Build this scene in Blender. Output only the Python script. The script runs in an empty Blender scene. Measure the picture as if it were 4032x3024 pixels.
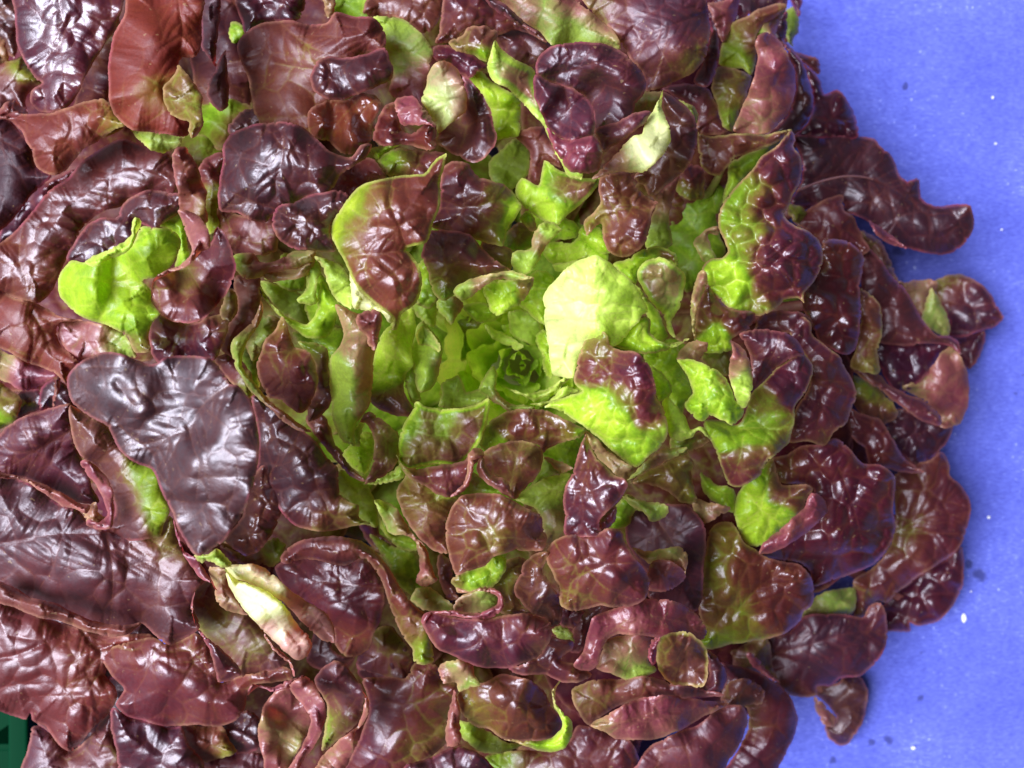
import bpy, bmesh, math, random
import numpy as np
from mathutils import Vector
from mathutils.geometry import delaunay_2d_cdt

scene = bpy.context.scene
COL = scene.collection

# ------------------------------------------------------------------ camera
CAM_H = 0.36                      # metres above the paper
F_PX = 3873.0                     # focal length in photograph pixels (4032 wide)
cam_data = bpy.data.cameras.new("camera")
cam = bpy.data.objects.new("camera", cam_data)
COL.objects.link(cam)
cam.location = (0, 0, CAM_H)
cam.rotation_euler = (0, 0, 0)
cam_data.sensor_width = 36.0
cam_data.lens = 36.0 * F_PX / 4032.0
cam_data.clip_start = 0.01
cam_data.clip_end = 20.0
cam_data.dof.use_dof = True
cam_data.dof.focus_distance = 0.243
cam_data.dof.aperture_fstop = 15.0
scene.camera = cam

# ------------------------------------------------------------------ light
SUN_DIR = Vector((-0.62, 0.04, 0.78)).normalized()      # towards the sun
elev = math.asin(SUN_DIR.z)
azim = math.atan2(SUN_DIR.x, SUN_DIR.y)                    # clockwise from +Y
world = bpy.data.worlds.new("World")
scene.world = world
world.use_nodes = True
wn = world.node_tree.nodes
wl = world.node_tree.links
bg = wn["Background"]
sky = wn.new("ShaderNodeTexSky")
sky.sky_type = 'NISHITA'
sky.sun_disc = False
sky.sun_elevation = elev
sky.sun_rotation = azim
sky.dust_density = 9.0
sky.air_density = 0.6
sky.ozone_density = 0.3
hsv = wn.new("ShaderNodeHueSaturation")          # hazy, nearly white overcast sky
hsv.inputs["Saturation"].default_value = 0.22
hsv.inputs["Value"].default_value = 0.28
wl.new(sky.outputs[0], hsv.inputs["Color"])
wl.new(hsv.outputs[0], bg.inputs[0])
bg.inputs[1].default_value = 0.05
sun_d = bpy.data.lights.new("sun", 'SUN')
sun_d.energy = 5.0
sun_d.angle = math.radians(42)
sun_d.color = (0.90, 0.925, 1.0)
sun = bpy.data.objects.new("sun", sun_d)
COL.objects.link(sun)
sun.rotation_euler = SUN_DIR.to_track_quat('Z', 'Y').to_euler()
sun.location = SUN_DIR * 2

scene.view_settings.view_transform = 'Standard'
scene.view_settings.look = 'None'
scene.view_settings.gamma = 1.0
scene.view_settings.exposure = 0.84
try:
    scene.cycles.max_bounces = 6
    scene.cycles.diffuse_bounces = 2
    scene.cycles.transparent_max_bounces = 4
    scene.cycles.caustics_reflective = False
    scene.cycles.caustics_refractive = False
except Exception:
    pass

# ------------------------------------------------------------------ materials
def new_mat(name):
    m = bpy.data.materials.new(name)
    m.use_nodes = True
    m.node_tree.nodes.clear()
    return m, m.node_tree.nodes, m.node_tree.links


def ramp(nodes, stops):
    n = nodes.new("ShaderNodeValToRGB")
    el = n.color_ramp.elements
    while len(el) < len(stops):
        el.new(0.5)
    for e, (p, c) in zip(el, stops):
        e.position = p
        e.color = (*c, 1)
    return n


class NT:
    """tiny helper to wire shader maths"""
    def __init__(self, nodes, links):
        self.n, self.l = nodes, links

    def put(self, sock, v):
        if hasattr(v, "is_linked") or hasattr(v, "links"):
            self.l.new(v, sock)
        else:
            sock.default_value = v

    def math(self, op, a, b=0.0, c=0.0, clamp=False):
        n = self.n.new("ShaderNodeMath")
        n.operation = op
        n.use_clamp = clamp
        self.put(n.inputs[0], a)
        self.put(n.inputs[1], b)
        self.put(n.inputs[2], c)
        return n.outputs[0]

    def mix(self, f, a, b, blend='MIX'):
        n = self.n.new("ShaderNodeMix")
        n.data_type = 'RGBA'
        n.blend_type = blend
        self.put(n.inputs[0], f)
        self.put(n.inputs[6], a)
        self.put(n.inputs[7], b)
        return n.outputs[2]

    def noise(self, vec, scale, detail=3.0, rough=0.55):
        n = self.n.new("ShaderNodeTexNoise")
        self.put(n.inputs["Vector"], vec)
        n.inputs["Scale"].default_value = scale
        n.inputs["Detail"].default_value = detail
        n.inputs["Roughness"].default_value = rough
        return n.outputs["Fac"]

    def smooth(self, v, lo, hi, a=0.0, b=1.0):
        n = self.n.new("ShaderNodeMapRange")
        n.interpolation_type = 'SMOOTHSTEP'
        self.put(n.inputs[0], v)
        n.inputs[1].default_value = lo
        n.inputs[2].default_value = hi
        n.inputs[3].default_value = a
        n.inputs[4].default_value = b
        return n.outputs[0]


def leaf_material():
    m, n, l = new_mat("leaf_skin")
    T = NT(n, l)
    a1 = n.new("ShaderNodeAttribute"); a1.attribute_name = "ca"
    a2 = n.new("ShaderNodeAttribute"); a2.attribute_name = "cb"
    s1 = n.new("ShaderNodeSeparateColor"); l.new(a1.outputs["Color"], s1.inputs[0])
    s2 = n.new("ShaderNodeSeparateColor"); l.new(a2.outputs["Color"], s2.inputs[0])
    tint, vein = s1.outputs[0], s1.outputs[1]
    back = T.math('MINIMUM', s1.outputs[2], 1.0)
    pale = T.math('SUBTRACT', s1.outputs[2], 1.0, clamp=True)
    warm = a1.outputs["Alpha"]
    edge, rough_a, seed = s2.outputs[0], s2.outputs[1], s2.outputs[2]
    geo = n.new("ShaderNodeNewGeometry")
    pos = geo.outputs["Position"]
    n1 = T.noise(pos, 95.0, 4.0)
    n2 = T.noise(pos, 420.0, 4.0, 0.6)
    n3 = T.noise(pos, 1500.0, 3.0, 0.6)
    # pigment: 0 pale yellow green .. 1 burgundy
    dv = T.math('MULTIPLY', T.math('SUBTRACT', n1, 0.5), 0.36)
    dv = T.math('ADD', dv, T.math('MULTIPLY', T.math('SUBTRACT', n2, 0.5), 0.22))
    t = T.math('ADD', tint, dv, clamp=True)
    t = T.math('SUBTRACT', t, T.math('MULTIPLY', vein, 0.09), clamp=True)
    top = ramp(n, TOP_RAMP); l.new(t, top.inputs[0])
    bak = ramp(n, BACK_RAMP); l.new(t, bak.inputs[0])
    # leaf to leaf drift between magenta and brown
    drift = T.mix(seed, (0.95, 1.30, 0.80, 1), (1.35, 0.90, 1.75, 1))
    topc = T.mix(T.smooth(t, 0.55, 0.9), top.outputs[0], T.mix(1.0, top.outputs[0], drift, 'MULTIPLY'))
    warmed = T.mix(warm, topc, (0.27, 0.038, 0.008, 1))  # orange of light shining through thin blades, put into their colour
    veincol = T.mix(t, (0.42, 0.48, 0.10, 1), (0.22, 0.07, 0.055, 1))
    vf = T.math('MULTIPLY', vein, T.math('ADD', T.math('MULTIPLY', n2, 0.6), 0.30), clamp=True)
    vf = T.math('MULTIPLY', vf, T.smooth(tint, 0.60, 0.88, 0.60, 0.12))
    col_t = T.mix(vf, warmed, veincol)
    col_b = T.mix(T.math('MULTIPLY', vf, 0.85), T.mix(T.math('MULTIPLY', warm, 0.8), bak.outputs[0], (0.30, 0.06, 0.025, 1)), (0.05, 0.045, 0.02, 1))
    col = T.mix(back, col_t, col_b)
    col = T.mix(pale, col, T.mix(T.smooth(t, 0.3, 0.75), (0.90, 0.88, 0.58, 1), (0.76, 0.46, 0.42, 1)))
    col = T.mix(T.math('MULTIPLY', T.math('MULTIPLY', vf, pale), 0.55), col, (0.22, 0.32, 0.05, 1))
    # thin paler margin
    ecol = T.mix(t, (0.72, 0.80, 0.24, 1), (0.42, 0.075, 0.13, 1))
    ef = T.math('MULTIPLY', edge, T.math('ADD', T.math('MULTIPLY', n2, 0.9), 0.15), clamp=True)
    col = T.mix(ef, col, ecol)
    # small corky specks
    sp = T.smooth(T.noise(pos, 800.0, 1.0, 0.3), 0.735, 0.78)
    col = T.mix(T.math('MULTIPLY', sp, 0.40), col, (0.36, 0.25, 0.12, 1))
    # fine mottling
    mot = T.math('ADD', T.math('MULTIPLY', n3, 0.5), 0.75)
    cm = n.new("ShaderNodeCombineColor")
    for i in range(3):
        l.new(mot, cm.inputs[i])
    col = T.mix(1.0, col, cm.outputs[0], 'MULTIPLY')
    # bump
    h = T.math('ADD', T.math('MULTIPLY', n2, 0.45), T.math('MULTIPLY', n3, 0.30))
    h = T.math('SUBTRACT', h, T.math('MULTIPLY', vein, 0.25))
    bp = n.new("ShaderNodeBump")
    bp.inputs["Strength"].default_value = 0.35
    bp.inputs["Distance"].default_value = 0.0006
    l.new(h, bp.inputs["Height"])
    pr = n.new("ShaderNodeBsdfPrincipled")
    l.new(col, pr.inputs["Base Color"])
    rg = T.math('ADD', T.math('MULTIPLY_ADD', rough_a, 0.8, 0.235), T.math('MULTIPLY', T.math('SUBTRACT', n2, 0.5), 0.30), clamp=True)
    l.new(rg, pr.inputs["Roughness"])
    l.new(T.math('MULTIPLY', T.smooth(t, 0.25, 0.75, 0.45, 1.05), a2.outputs['Alpha']), pr.inputs["Specular IOR Level"])
    l.new(T.math('MULTIPLY', a2.outputs["Alpha"], 0.11), pr.inputs["Coat Weight"])
    pr.inputs["Coat Roughness"].default_value = 0.2
    pr.inputs["Specular Tint"].default_value = (0.90, 0.88, 1.0, 1)
    l.new(bp.outputs[0], pr.inputs["Coat Normal"])
    pr.inputs["IOR"].default_value = 1.58
    l.new(bp.outputs[0], pr.inputs["Normal"])
    tr = n.new("ShaderNodeBsdfTranslucent")
    tcol = T.mix(1.0, col, T.mix(T.smooth(t, 0.3, 0.7), (1.45, 1.55, 0.6, 1), (2.4, 0.95, 0.75, 1)), 'MULTIPLY')
    l.new(tcol, tr.inputs[0])
    l.new(bp.outputs[0], tr.inputs["Normal"])
    mx = n.new("ShaderNodeMixShader")
    l.new(T.smooth(t, 0.2, 0.85, 0.36, 0.24), mx.inputs[0])
    l.new(pr.outputs[0], mx.inputs[1])
    l.new(tr.outputs[0], mx.inputs[2])
    out = n.new("ShaderNodeOutputMaterial")
    l.new(mx.outputs[0], out.inputs[0])
    return m


TOP_RAMP = [(0.0, (0.78, 0.88, 0.16)), (0.14, (0.60, 0.80, 0.085)), (0.25, (0.43, 0.66, 0.030)), (0.40, (0.19, 0.36, 0.012)),
            (0.56, (0.17, 0.145, 0.016)), (0.72, (0.120, 0.028, 0.015)), (0.88, (0.064, 0.0075, 0.013)),
            (1.0, (0.029, 0.0026, 0.010))]
BACK_RAMP = [(0.0, (0.86, 0.90, 0.28)), (0.14, (0.68, 0.84, 0.15)), (0.25, (0.48, 0.68, 0.075)), (0.42, (0.29, 0.42, 0.065)),
             (0.58, (0.31, 0.24, 0.085)), (0.76, (0.27, 0.085, 0.070)), (0.90, (0.19, 0.030, 0.050)),
             (1.0, (0.10, 0.010, 0.028))]
LEAF = leaf_material()


def simple_mat(name, col, rough=0.5, noise_scale=300.0, amount=0.3, spec=0.5, bump=0.0):
    m, n, l = new_mat(name)
    T = NT(n, l)
    geo = n.new("ShaderNodeNewGeometry")
    nz = T.noise(geo.outputs["Position"], noise_scale, 4.0)
    f = T.math('MULTIPLY', nz, amount)
    c = T.mix(f, (*col, 1), (*(min(1, x * 2.2 + 0.02) for x in col), 1))
    pr = n.new("ShaderNodeBsdfPrincipled")
    l.new(c, pr.inputs["Base Color"])
    pr.inputs["Roughness"].default_value = rough
    pr.inputs["Specular IOR Level"].default_value = spec
    if bump:
        b = n.new("ShaderNodeBump")
        b.inputs["Strength"].default_value = bump
        b.inputs["Distance"].default_value = 0.0006
        l.new(nz, b.inputs["Height"])
        l.new(b.outputs[0], pr.inputs["Normal"])
    o = n.new("ShaderNodeOutputMaterial")
    l.new(pr.outputs[0], o.inputs[0])
    return m


def paper_material():
    m, n, l = new_mat("blue_pulp_paper")
    T = NT(n, l)
    geo = n.new("ShaderNodeNewGeometry")
    pos = geo.outputs["Position"]
    mp = n.new("ShaderNodeMapping"); mp.inputs["Scale"].default_value = (0.55, 1.5, 1.0)
    l.new(pos, mp.inputs["Vector"])
    fib = T.noise(mp.outputs[0], 900.0, 5.0, 0.65)
    mid = T.noise(pos, 260.0, 4.0, 0.6)
    low = T.noise(pos, 22.0, 2.0)
    fine = T.noise(pos, 2600.0, 2.0, 0.6)
    f = T.math('ADD', T.math('MULTIPLY', fib, 0.52), T.math('MULTIPLY', mid, 0.22))
    f = T.math('ADD', f, T.math('MULTIPLY', low, 0.28))
    c = ramp(n, PAPER_RAMP); l.new(f, c.inputs[0])
    col = c.outputs[0]
    # pale fibres and specks, dark spots
    sp = T.smooth(T.noise(pos, 620.0, 1.5, 0.4), 0.70, 0.76)
    sp = T.math('MULTIPLY', sp, T.smooth(low, 0.40, 0.62))
    col = T.mix(T.math('MULTIPLY', sp, 0.75), col, (0.42, 0.50, 0.90, 1))
    dk = T.smooth(T.noise(pos, 170.0, 1.0, 0.3), 0.77, 0.80)
    col = T.mix(T.math('MULTIPLY', dk, 0.7), col, (0.022, 0.024, 0.13, 1))
    mps = n.new("ShaderNodeMapping"); mps.inputs["Scale"].default_value = (0.06, 1.0, 1.0)
    mps.inputs["Rotation"].default_value = (0, 0, 0.25)
    l.new(pos, mps.inputs["Vector"])
    sc = T.smooth(T.noise(mps.outputs[0], 800.0, 2.0, 0.5), 0.66, 0.72)
    col = T.mix(T.math('MULTIPLY', sc, 0.05), col, (0.40, 0.45, 0.85, 1))
    # dark damp stains
    wpos = n.new("ShaderNodeVectorMath"); wpos.operation = 'ADD'
    wsc = n.new("ShaderNodeVectorMath"); wsc.operation = 'SCALE'
    wnz = n.new("ShaderNodeTexNoise"); wnz.inputs["Scale"].default_value = 300.0
    l.new(pos, wnz.inputs["Vector"]); l.new(wnz.outputs["Color"], wsc.inputs[0]); wsc.inputs[3].default_value = 0.0035
    l.new(pos, wpos.inputs[0]); l.new(wsc.outputs[0], wpos.inputs[1])
    for sx, sy, sr in STAINS:
        dn = n.new("ShaderNodeVectorMath"); dn.operation = 'DISTANCE'
        l.new(wpos.outputs[0], dn.inputs[0]); dn.inputs[1].default_value = (sx + .00175, sy + .00175, 0.00175)
        col = T.mix(T.smooth(dn.outputs["Value"], sr * 0.5, sr * 1.25, 0.8, 0.0), col, (0.03, 0.035, 0.17, 1))
    bp = n.new("ShaderNodeBump")
    bp.inputs["Strength"].default_value = 0.35
    bp.inputs["Distance"].default_value = 0.0006
    l.new(T.math('ADD', fib, T.math('MULTIPLY', fine, 0.5)), bp.inputs["Height"])
    pr = n.new("ShaderNodeBsdfPrincipled")
    l.new(col, pr.inputs["Base Color"])
    pr.inputs["Roughness"].default_value = 0.75
    pr.inputs["Specular IOR Level"].default_value = 0.25
    l.new(bp.outputs[0], pr.inputs["Normal"])
    o = n.new("ShaderNodeOutputMaterial")
    l.new(pr.outputs[0], o.inputs[0])
    return m


PAPER_RAMP = [(0.33, (0.048, 0.060, 0.37)), (0.46, (0.080, 0.100, 0.49)), (0.57, (0.110, 0.138, 0.59)), (0.70, (0.24, 0.30, 0.78))]

# stains on the paper: x, y, radius in metres
STAINS = [(0.1712, -0.0699, 0.0026), (0.1672, -0.0660, 0.0016), (0.1380, -0.1305, 0.0020), (0.1316, -0.1312, 0.0016),
          (0.1496, -0.1150, 0.0014), (0.1177, -0.1377, 0.0017), (0.1415, 0.0485, 0.0022), (0.0690, 0.1405, 0.0020)]

# ------------------------------------------------------------------ picture geometry
ORG = dict(A=(0, 0), B=(1248, 0), C=(2496, 0), D=(0, 936), E=(1248, 936), F=(2496, 936),
           G=(0, 1872), H=(1248, 1872), I=(2496, 1872), S=(0, 0))
K = 1536.0 / 2212.0


def parse(s, tile, n=2):
    o = np.array(ORG[tile], float)
    k = 1.0 if tile == 'S' else K
    a = np.array([[float(x) for x in p.split(',')] for p in s.split()], float)
    a[:, :2] = o + a[:, :2] * k
    return a


def dome(px, py):
    """height of the head's body (mm) at a photograph position"""
    dx, dy = px - 1950.0, py - 1430.0
    d = np.sqrt(dx * dx + dy * dy)
    side = 1.0 / (1.0 + np.exp(-(dx - 900.0) / 260.0))        # 1 on the right
    q = np.minimum(1.12, d / 1750.0)
    dip = 8.0 * np.exp(-(d / 330.0) ** 2)
    return np.maximum(58.0 - 9.0 * q**2 - 40.0 * side * q**4 - dip, 4.0)


def layer_scale(px, py):
    """outer leaves on the right lie closer together, down on the paper"""
    d = np.sqrt((px - 1950.0)**2 + (py - 1430.0)**2)
    side = 1.0 / (1.0 + np.exp(-(px - 1950.0 - 900.0) / 260.0))
    q = np.clip((d / 1750.0 - 0.45) / 0.5, 0, 1)
    return 1.0 - 0.48 * side * q


def world_of(px, py, zmm):
    z = zmm * 0.001
    s = (CAM_H - z) / F_PX
    return np.stack([(px - 2016.0) * s, -(py - 1512.0) * s, z + 0 * px], axis=1)


def catmull(p, step):
    n = len(p)
    out = []
    for i in range(n):
        p0, p1, p2, p3 = p[i - 1], p[i], p[(i + 1) % n], p[(i + 2) % n]
        d = np.linalg.norm(p2 - p1)
        m = max(1, int(round(d / step)))
        l1 = np.linalg.norm(p1 - p0) + 1e-6
        l3 = np.linalg.norm(p3 - p2) + 1e-6
        m1 = 0.5 * ((p1 - p0) / l1 + (p2 - p1) / (d + 1e-6)) * d * 0.85
        m2 = 0.5 * ((p2 - p1) / (d + 1e-6) + (p3 - p2) / l3) * d * 0.85
        t = (np.arange(m) / m)[:, None]
        h = 2 * t**3 - 3 * t**2 + 1
        out.append(h * p1 + (t**3 - 2 * t**2 + t) * m1 + (-2 * t**3 + 3 * t**2) * p2 + (t**3 - t**2) * m2)
    return np.concatenate(out)


def open_curve(p, step):
    out = []
    n = len(p)
    for i in range(n - 1):
        p0, p1, p2, p3 = p[max(0, i - 1)], p[i], p[i + 1], p[min(n - 1, i + 2)]
        d = np.linalg.norm(p2 - p1)
        m = max(1, int(round(d / step)))
        t = (np.arange(m) / m)[:, None]
        out.append(0.5 * (2 * p1 + (p2 - p0) * t + (2 * p0 - 5 * p1 + 4 * p2 - p3) * t**2 + (3 * p1 - p0 - 3 * p2 + p3) * t**3))
    out.append(p[-1:])
    return np.concatenate(out)


def inside(pts, poly):
    x, y = pts[:, 0], pts[:, 1]
    r = np.zeros(len(pts), bool)
    px, py = poly[:, 0], poly[:, 1]
    j = len(poly) - 1
    for i in range(len(poly)):
        c = (py[i] > y) != (py[j] > y)
        xi = (px[j] - px[i]) * (y - py[i]) / (py[j] - py[i] + 1e-12) + px[i]
        r ^= c & (x < xi)
        j = i
    return r


def seg_dist(pts, line, closed):
    """distance of points to a polyline and arc position of the nearest spot"""
    a = line if closed else line[:-1]
    b = np.roll(line, -1, axis=0) if closed else line[1:]
    ab = b - a
    L2 = (ab**2).sum(1) + 1e-9
    best = np.full(len(pts), 1e9)
    arc = np.zeros(len(pts))
    cum = np.concatenate([[0], np.cumsum(np.sqrt(L2))])
    for s in range(0, len(pts), 4000):
        p = pts[s:s + 4000]
        t = ((p[:, None, :] - a[None]) * ab[None]).sum(2) / L2[None]
        t = np.clip(t, 0, 1)
        q = a[None] + t[..., None] * ab[None]
        d = np.sqrt(((p[:, None, :] - q) ** 2).sum(2))
        k = d.argmin(1)
        r = np.arange(len(p))
        best[s:s + 4000] = d[r, k]
        arc[s:s + 4000] = cum[k] + t[r, k] * np.sqrt(L2[k])
    return best, arc, cum[-1]


def wob(x, y, s, ph):
    """cheap smooth noise, about -1..1"""
    k = 2 * math.pi / s
    return (np.sin(k * (x * 0.93 + y * 0.37) + ph) + np.sin(k * 1.31 * (-x * 0.42 + y * 0.91) + ph * 1.7 + 1.3)
            + 0.6 * np.sin(k * 2.1 * (x * 0.6 - y * 0.8) + ph * 2.3 + 0.4)) / 2.6


def sstep(x, lo, hi):
    t = np.clip((x - lo) / (hi - lo), 0, 1)
    return t * t * (3 - 2 * t)


def tps(ctl, x, y):
    """smooth height through a few control points (mm)"""
    c = ctl.astype(float)
    if len(c) == 1:
        return np.full(len(x), c[0, 2])
    sc = 300.0
    cx, cy = c[:, 0] / sc, c[:, 1] / sc
    n = len(c)
    r = np.sqrt((cx[:, None] - cx[None])**2 + (cy[:, None] - cy[None])**2)
    # blend of normalised gaussians: never overshoots
    X, Y = x / sc, y / sc
    d2 = (X[:, None] - cx[None])**2 + (Y[:, None] - cy[None])**2
    rr = r + np.eye(n) * 9
    s = max(0.16, 1.0 * float(np.median(rr.min(1))))
    w = np.exp(-d2 / (0.5 * s * s)) + 1e-4 / (d2 + 0.02)
    return (w * c[:, 2][None]).sum(1) / w.sum(1)


def voro(x, y, s, rng, pts_extra=None):
    x0, x1, y0, y1 = x.min() - s, x.max() + s, y.min() - s, y.max() + s
    gx = np.arange(x0, x1 + s, s)
    gy = np.arange(y0, y1 + s, s)
    sd = np.array([[a + (0.5 if j % 2 else 0) * s + rng.uniform(-.36, .36) * s, b + rng.uniform(-.36, .36) * s]
                   for j, b in enumerate(gy) for a in gx])
    f1 = np.full(len(x), 1e9)
    f2 = np.full(len(x), 1e9)
    for q in sd:
        d = np.hypot(x - q[0], y - q[1])
        c = d < f1
        f2 = np.where(c, f1, np.minimum(f2, d))
        f1 = np.where(c, d, f1)
    return f1 / s, f2 / s


LEAVES = {}
ORDER = []


def P(key, tile, lvl, outline, t=0.9, c=None, r=(), b=(120, 1.5), k='t', w=0.0, g=0.30, rl=None, rw=30,
      rim=None, ruf=1.0, bend=1.0, cu=None, sp=1.0, pl=0.0):
    """one piece of a leaf: outline in tile pixels, lvl = layer above the head's body (5 mm each)"""
    if key not in LEAVES:
        LEAVES[key] = []
        ORDER.append(key)
    if LEAVES[key] and lvl > LEAVES[key][0]['lvl']:
        lvl += 0.4                      # folded-over flaps clear the blade below them
    LEAVES[key].append(dict(tile=tile, lvl=lvl, outline=outline, t=t, c=c, r=r, b=b, k=k, w=w, g=g, rl=rl, rw=rw,
                            rim=rim, ruf=ruf, bend=bend, cu=cu, sp=sp, pl=pl))


STEP = 6.4
LAYER = 9.2          # millimetres between leaf layers


def build_piece(d, rng, dense=1.0):
    step = STEP / dense
    ol = parse(d['outline'], d['tile'])[:, :2]
    cur = catmull(ol, step)
    # natural irregular margin: small waves and occasional teeth
    n = len(cur)
    tan = np.roll(cur, -1, 0) - np.roll(cur, 1, 0)
    tan /= (np.linalg.norm(tan, axis=1)[:, None] + 1e-9)
    nor = np.stack([-tan[:, 1], tan[:, 0]], 1)
    a = np.arange(n)
    ph = rng.uniform(0, 6.28, 4)
    nz = 1.6 * np.sin(2 * np.pi * a * rng.integers(5, 9) / n + ph[0]) + 1.2 * np.sin(2 * np.pi * a * rng.integers(12, 20) / n + ph[1])
    nz += rng.normal(0, 0.7, n)
    teeth = rng.random(n) < 0.03
    nz += np.where(teeth, rng.uniform(3, 7, n), 0)
    cur = cur + nor * nz[:, None]
    x0, y0 = cur.min(0)
    x1, y1 = cur.max(0)
    gx = np.arange(x0, x1, step)
    gy = np.arange(y0, y1, step * 0.87)
    G = np.array([[u + (step / 2 if j % 2 else 0), v] for j, v in enumerate(gy) for u in gx])
    if len(G):
        G += rng.uniform(-.15, .15, G.shape) * step
        G = G[inside(G, cur)]
    if len(G):
        dd, _, _ = seg_dist(G, cur, True)
        G = G[dd > 0.55 * step]
    allp = np.concatenate([cur, G]) if len(G) else cur
    cen = allp.mean(0)
    res = delaunay_2d_cdt([Vector(((p[0] - cen[0]), (p[1] - cen[1]))) for p in allp], [], [list(range(n))], 1, 1e-4)
    V = np.array([[v.x, v.y] for v in res[0]]) + cen
    tris = [tuple(f) for f in res[2]]
    x, y = V[:, 0], V[:, 1]
    ed, arc, total = seg_dist(V, cur, True)
    xm, ym = np.array([x.mean()]), np.array([y.mean()])
    flat = 0.65 / (1.0 + math.exp(-(xm[0] - 2650.0) / 200.0))      # outer right blades stay level
    z = dome(x, y) * (1 - flat) + dome(xm, ym)[0] * flat + d['lvl'] * LAYER * (layer_scale(x, y) * (1 - flat) + layer_scale(xm, ym)[0] * flat)
    tshift = rng.uniform(-0.10, 0.02)
    if d['c']:
        cc = parse(d['c'], d['tile'], 3)
        z = z + tps(cc, x, y)
    size = max(30.0, math.sqrt(max(1.0, (x1 - x0) * (y1 - y0))))
    if d['k'] == 't':                # blades lean back on the head, towards the light side
        z = z + (0.15 + 0.13 * (x.mean() > 2100)) * 0.07 * (x - x.mean())
    # rolled margin
    rwid = min(d['rw'], 0.30 * min(x1 - x0, y1 - y0))
    tt = np.clip(ed / rwid, 0, 1)
    prof = np.sqrt(np.clip(1 - (1 - tt)**2, 0, 1))
    z = z - (0.9 if d['rl'] is None else d['rl']) * (1 - prof)
    # the whole blade is cushioned: higher in the middle, falling to thin margins
    half = max(20.0, float(ed.max()))
    cush = d['cu'] if d['cu'] is not None else (1.0 if d['k'] == 't' else 0.45)
    z = z + cush * (0.7 + 0.023 * half) * (1 - (1 - ed / half)**2 - 0.55)
    # broad undulation and margin ruffle
    z = z + d['bend'] * 1.7 * wob(x, y, max(170.0, size * 0.75), ph[2])
    wl_ = max(1, round(total / 170.0))
    z = z + d['ruf'] * 1.8 * np.sin(2 * np.pi * arc / total * wl_ + ph[3]) * np.exp(-ed / 42.0)
    # blisters between the veins
    vein = np.zeros(len(x))
    bs, ba = d['b']
    bs *= K * 1.12
    ba *= 0.46
    if ba > 0:
        xx = x + 0.16 * bs * wob(x, y, bs * 2.1, ph[0])
        yy = y + 0.16 * bs * wob(y, x, bs * 2.3, ph[1])
        f1, f2 = voro(xx, yy, bs, rng)
        e = f2 - f1
        keep = 0.55 + 0.45 * wob(x, y, bs * 3.1, ph[2] + 2)
        puff = 0.45 * sstep(e, -0.12, 0.95) + 0.55 * (1 - np.clip(f1 / 0.68, 0, 1.1)**2)
        amp = ba * (1 + 0.9 / (1 + np.exp(-(x - 2500.0) / 250.0))) * (0.35 + 0.65 * sstep(ed, 4, 50)) * (0.55 + 0.45 * keep)
        z = z + amp * (puff - 0.5)
        vein = np.maximum(vein, (1 - sstep(e * bs / 2, 1.0, 6.5)) * np.clip(keep + 0.25, 0, 1) * 0.85)
        g1, g2 = voro(xx + 17, yy - 9, bs * 0.47, rng)
        e2 = g2 - g1
        z = z + amp * 0.10 * (sstep(e2, 0.0, 0.8) - 0.5)
        vein = np.maximum(vein, (1 - sstep(e2 * bs * 0.47 / 2, 0.5, 4.5)) * 0.35 * np.clip(keep, 0, 1))
    rib_depth = np.zeros(len(x))
    if d['r'] and size > 170:
        rb0 = d['r'][0][0] if isinstance(d['r'][0], tuple) else d['r'][0]
        line = open_curve(parse(rb0, d['tile'])[:, :2], 10.0)
        if len(line) > 6:
            gap = max(3, int(rng.uniform(5.0, 6.5)))
            for q in range(2, len(line) - 1, gap):
                tg = line[min(len(line) - 1, q + 1)] - line[max(0, q - 1)]
                tg = tg / (np.linalg.norm(tg) + 1e-9)
                for sg in (-1, 1):
                    a0 = sg * rng.uniform(0.75, 1.1)
                    L = rng.uniform(0.30, 0.42) * size
                    p0 = line[q] + tg * rng.uniform(-10, 10)
                    pts = [p0]
                    for st in range(1, 5):
                        aa = a0 * (1 - 0.13 * st) + rng.uniform(-.16, .16)
                        dv = np.array([tg[0] * math.cos(aa) - tg[1] * math.sin(aa), tg[0] * math.sin(aa) + tg[1] * math.cos(aa)])
                        pts.append(pts[-1] + dv * L / 4)
                    sv = open_curve(np.array(pts), 14.0)
                    dr, ar, tot = seg_dist(V, sv, False)
                    tap = 1 - 0.75 * ar / tot
                    vein = np.maximum(vein, (1 - sstep(dr / tap, 1.2, 5.0)) * 0.8)
                    rib_depth = np.maximum(rib_depth, 0.55 * np.exp(-(dr / 14.0)**2) * tap)
    for rb in d['r']:
        wdt = 6.0
        if isinstance(rb, tuple):
            rb, wdt = rb
        line = open_curve(parse(rb, d['tile'])[:, :2], 10.0)
        dr, ar, tot = seg_dist(V, line, False)
        tap = 1 - 0.55 * ar / tot
        vein = np.maximum(vein, (1 - sstep(dr / tap, wdt * 0.35, wdt * 1.1)))
        rib_depth = np.maximum(rib_depth, np.exp(-(dr / (wdt * 3.4))**2) * tap)
    z = z - 0.9 * rib_depth * (1 if d['k'] == 't' else -0.3)
    z = np.maximum(z, 1.2 + 0.6 * np.maximum(0, 1 - ed / 60.0) + 0.02 * np.abs(z))      # nothing goes through the paper
    # pigment
    if isinstance(d['t'], str):
        tc = parse(d['t'], d['tile'], 3)
        tint = tps(tc, x, y)
    else:
        tint = np.full(len(x), float(d['t']))
    tint = tint - 0.20 * np.exp(-((x - 2000.0)**2 + (y - 1450.0)**2) / 720.0**2) * sstep(tint, 0.45, 0.7)      # greener towards the heart
    tint = tint + tshift * sstep(tint, 0.6, 0.8)
    if d['rim']:
        rwd, rt = d['rim']
        f = 1 - sstep(ed, rwd * 0.35, rwd)
        tint = tint * (1 - f) + rt * f
    tint = (tint + 0.3) / 1.3
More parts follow.
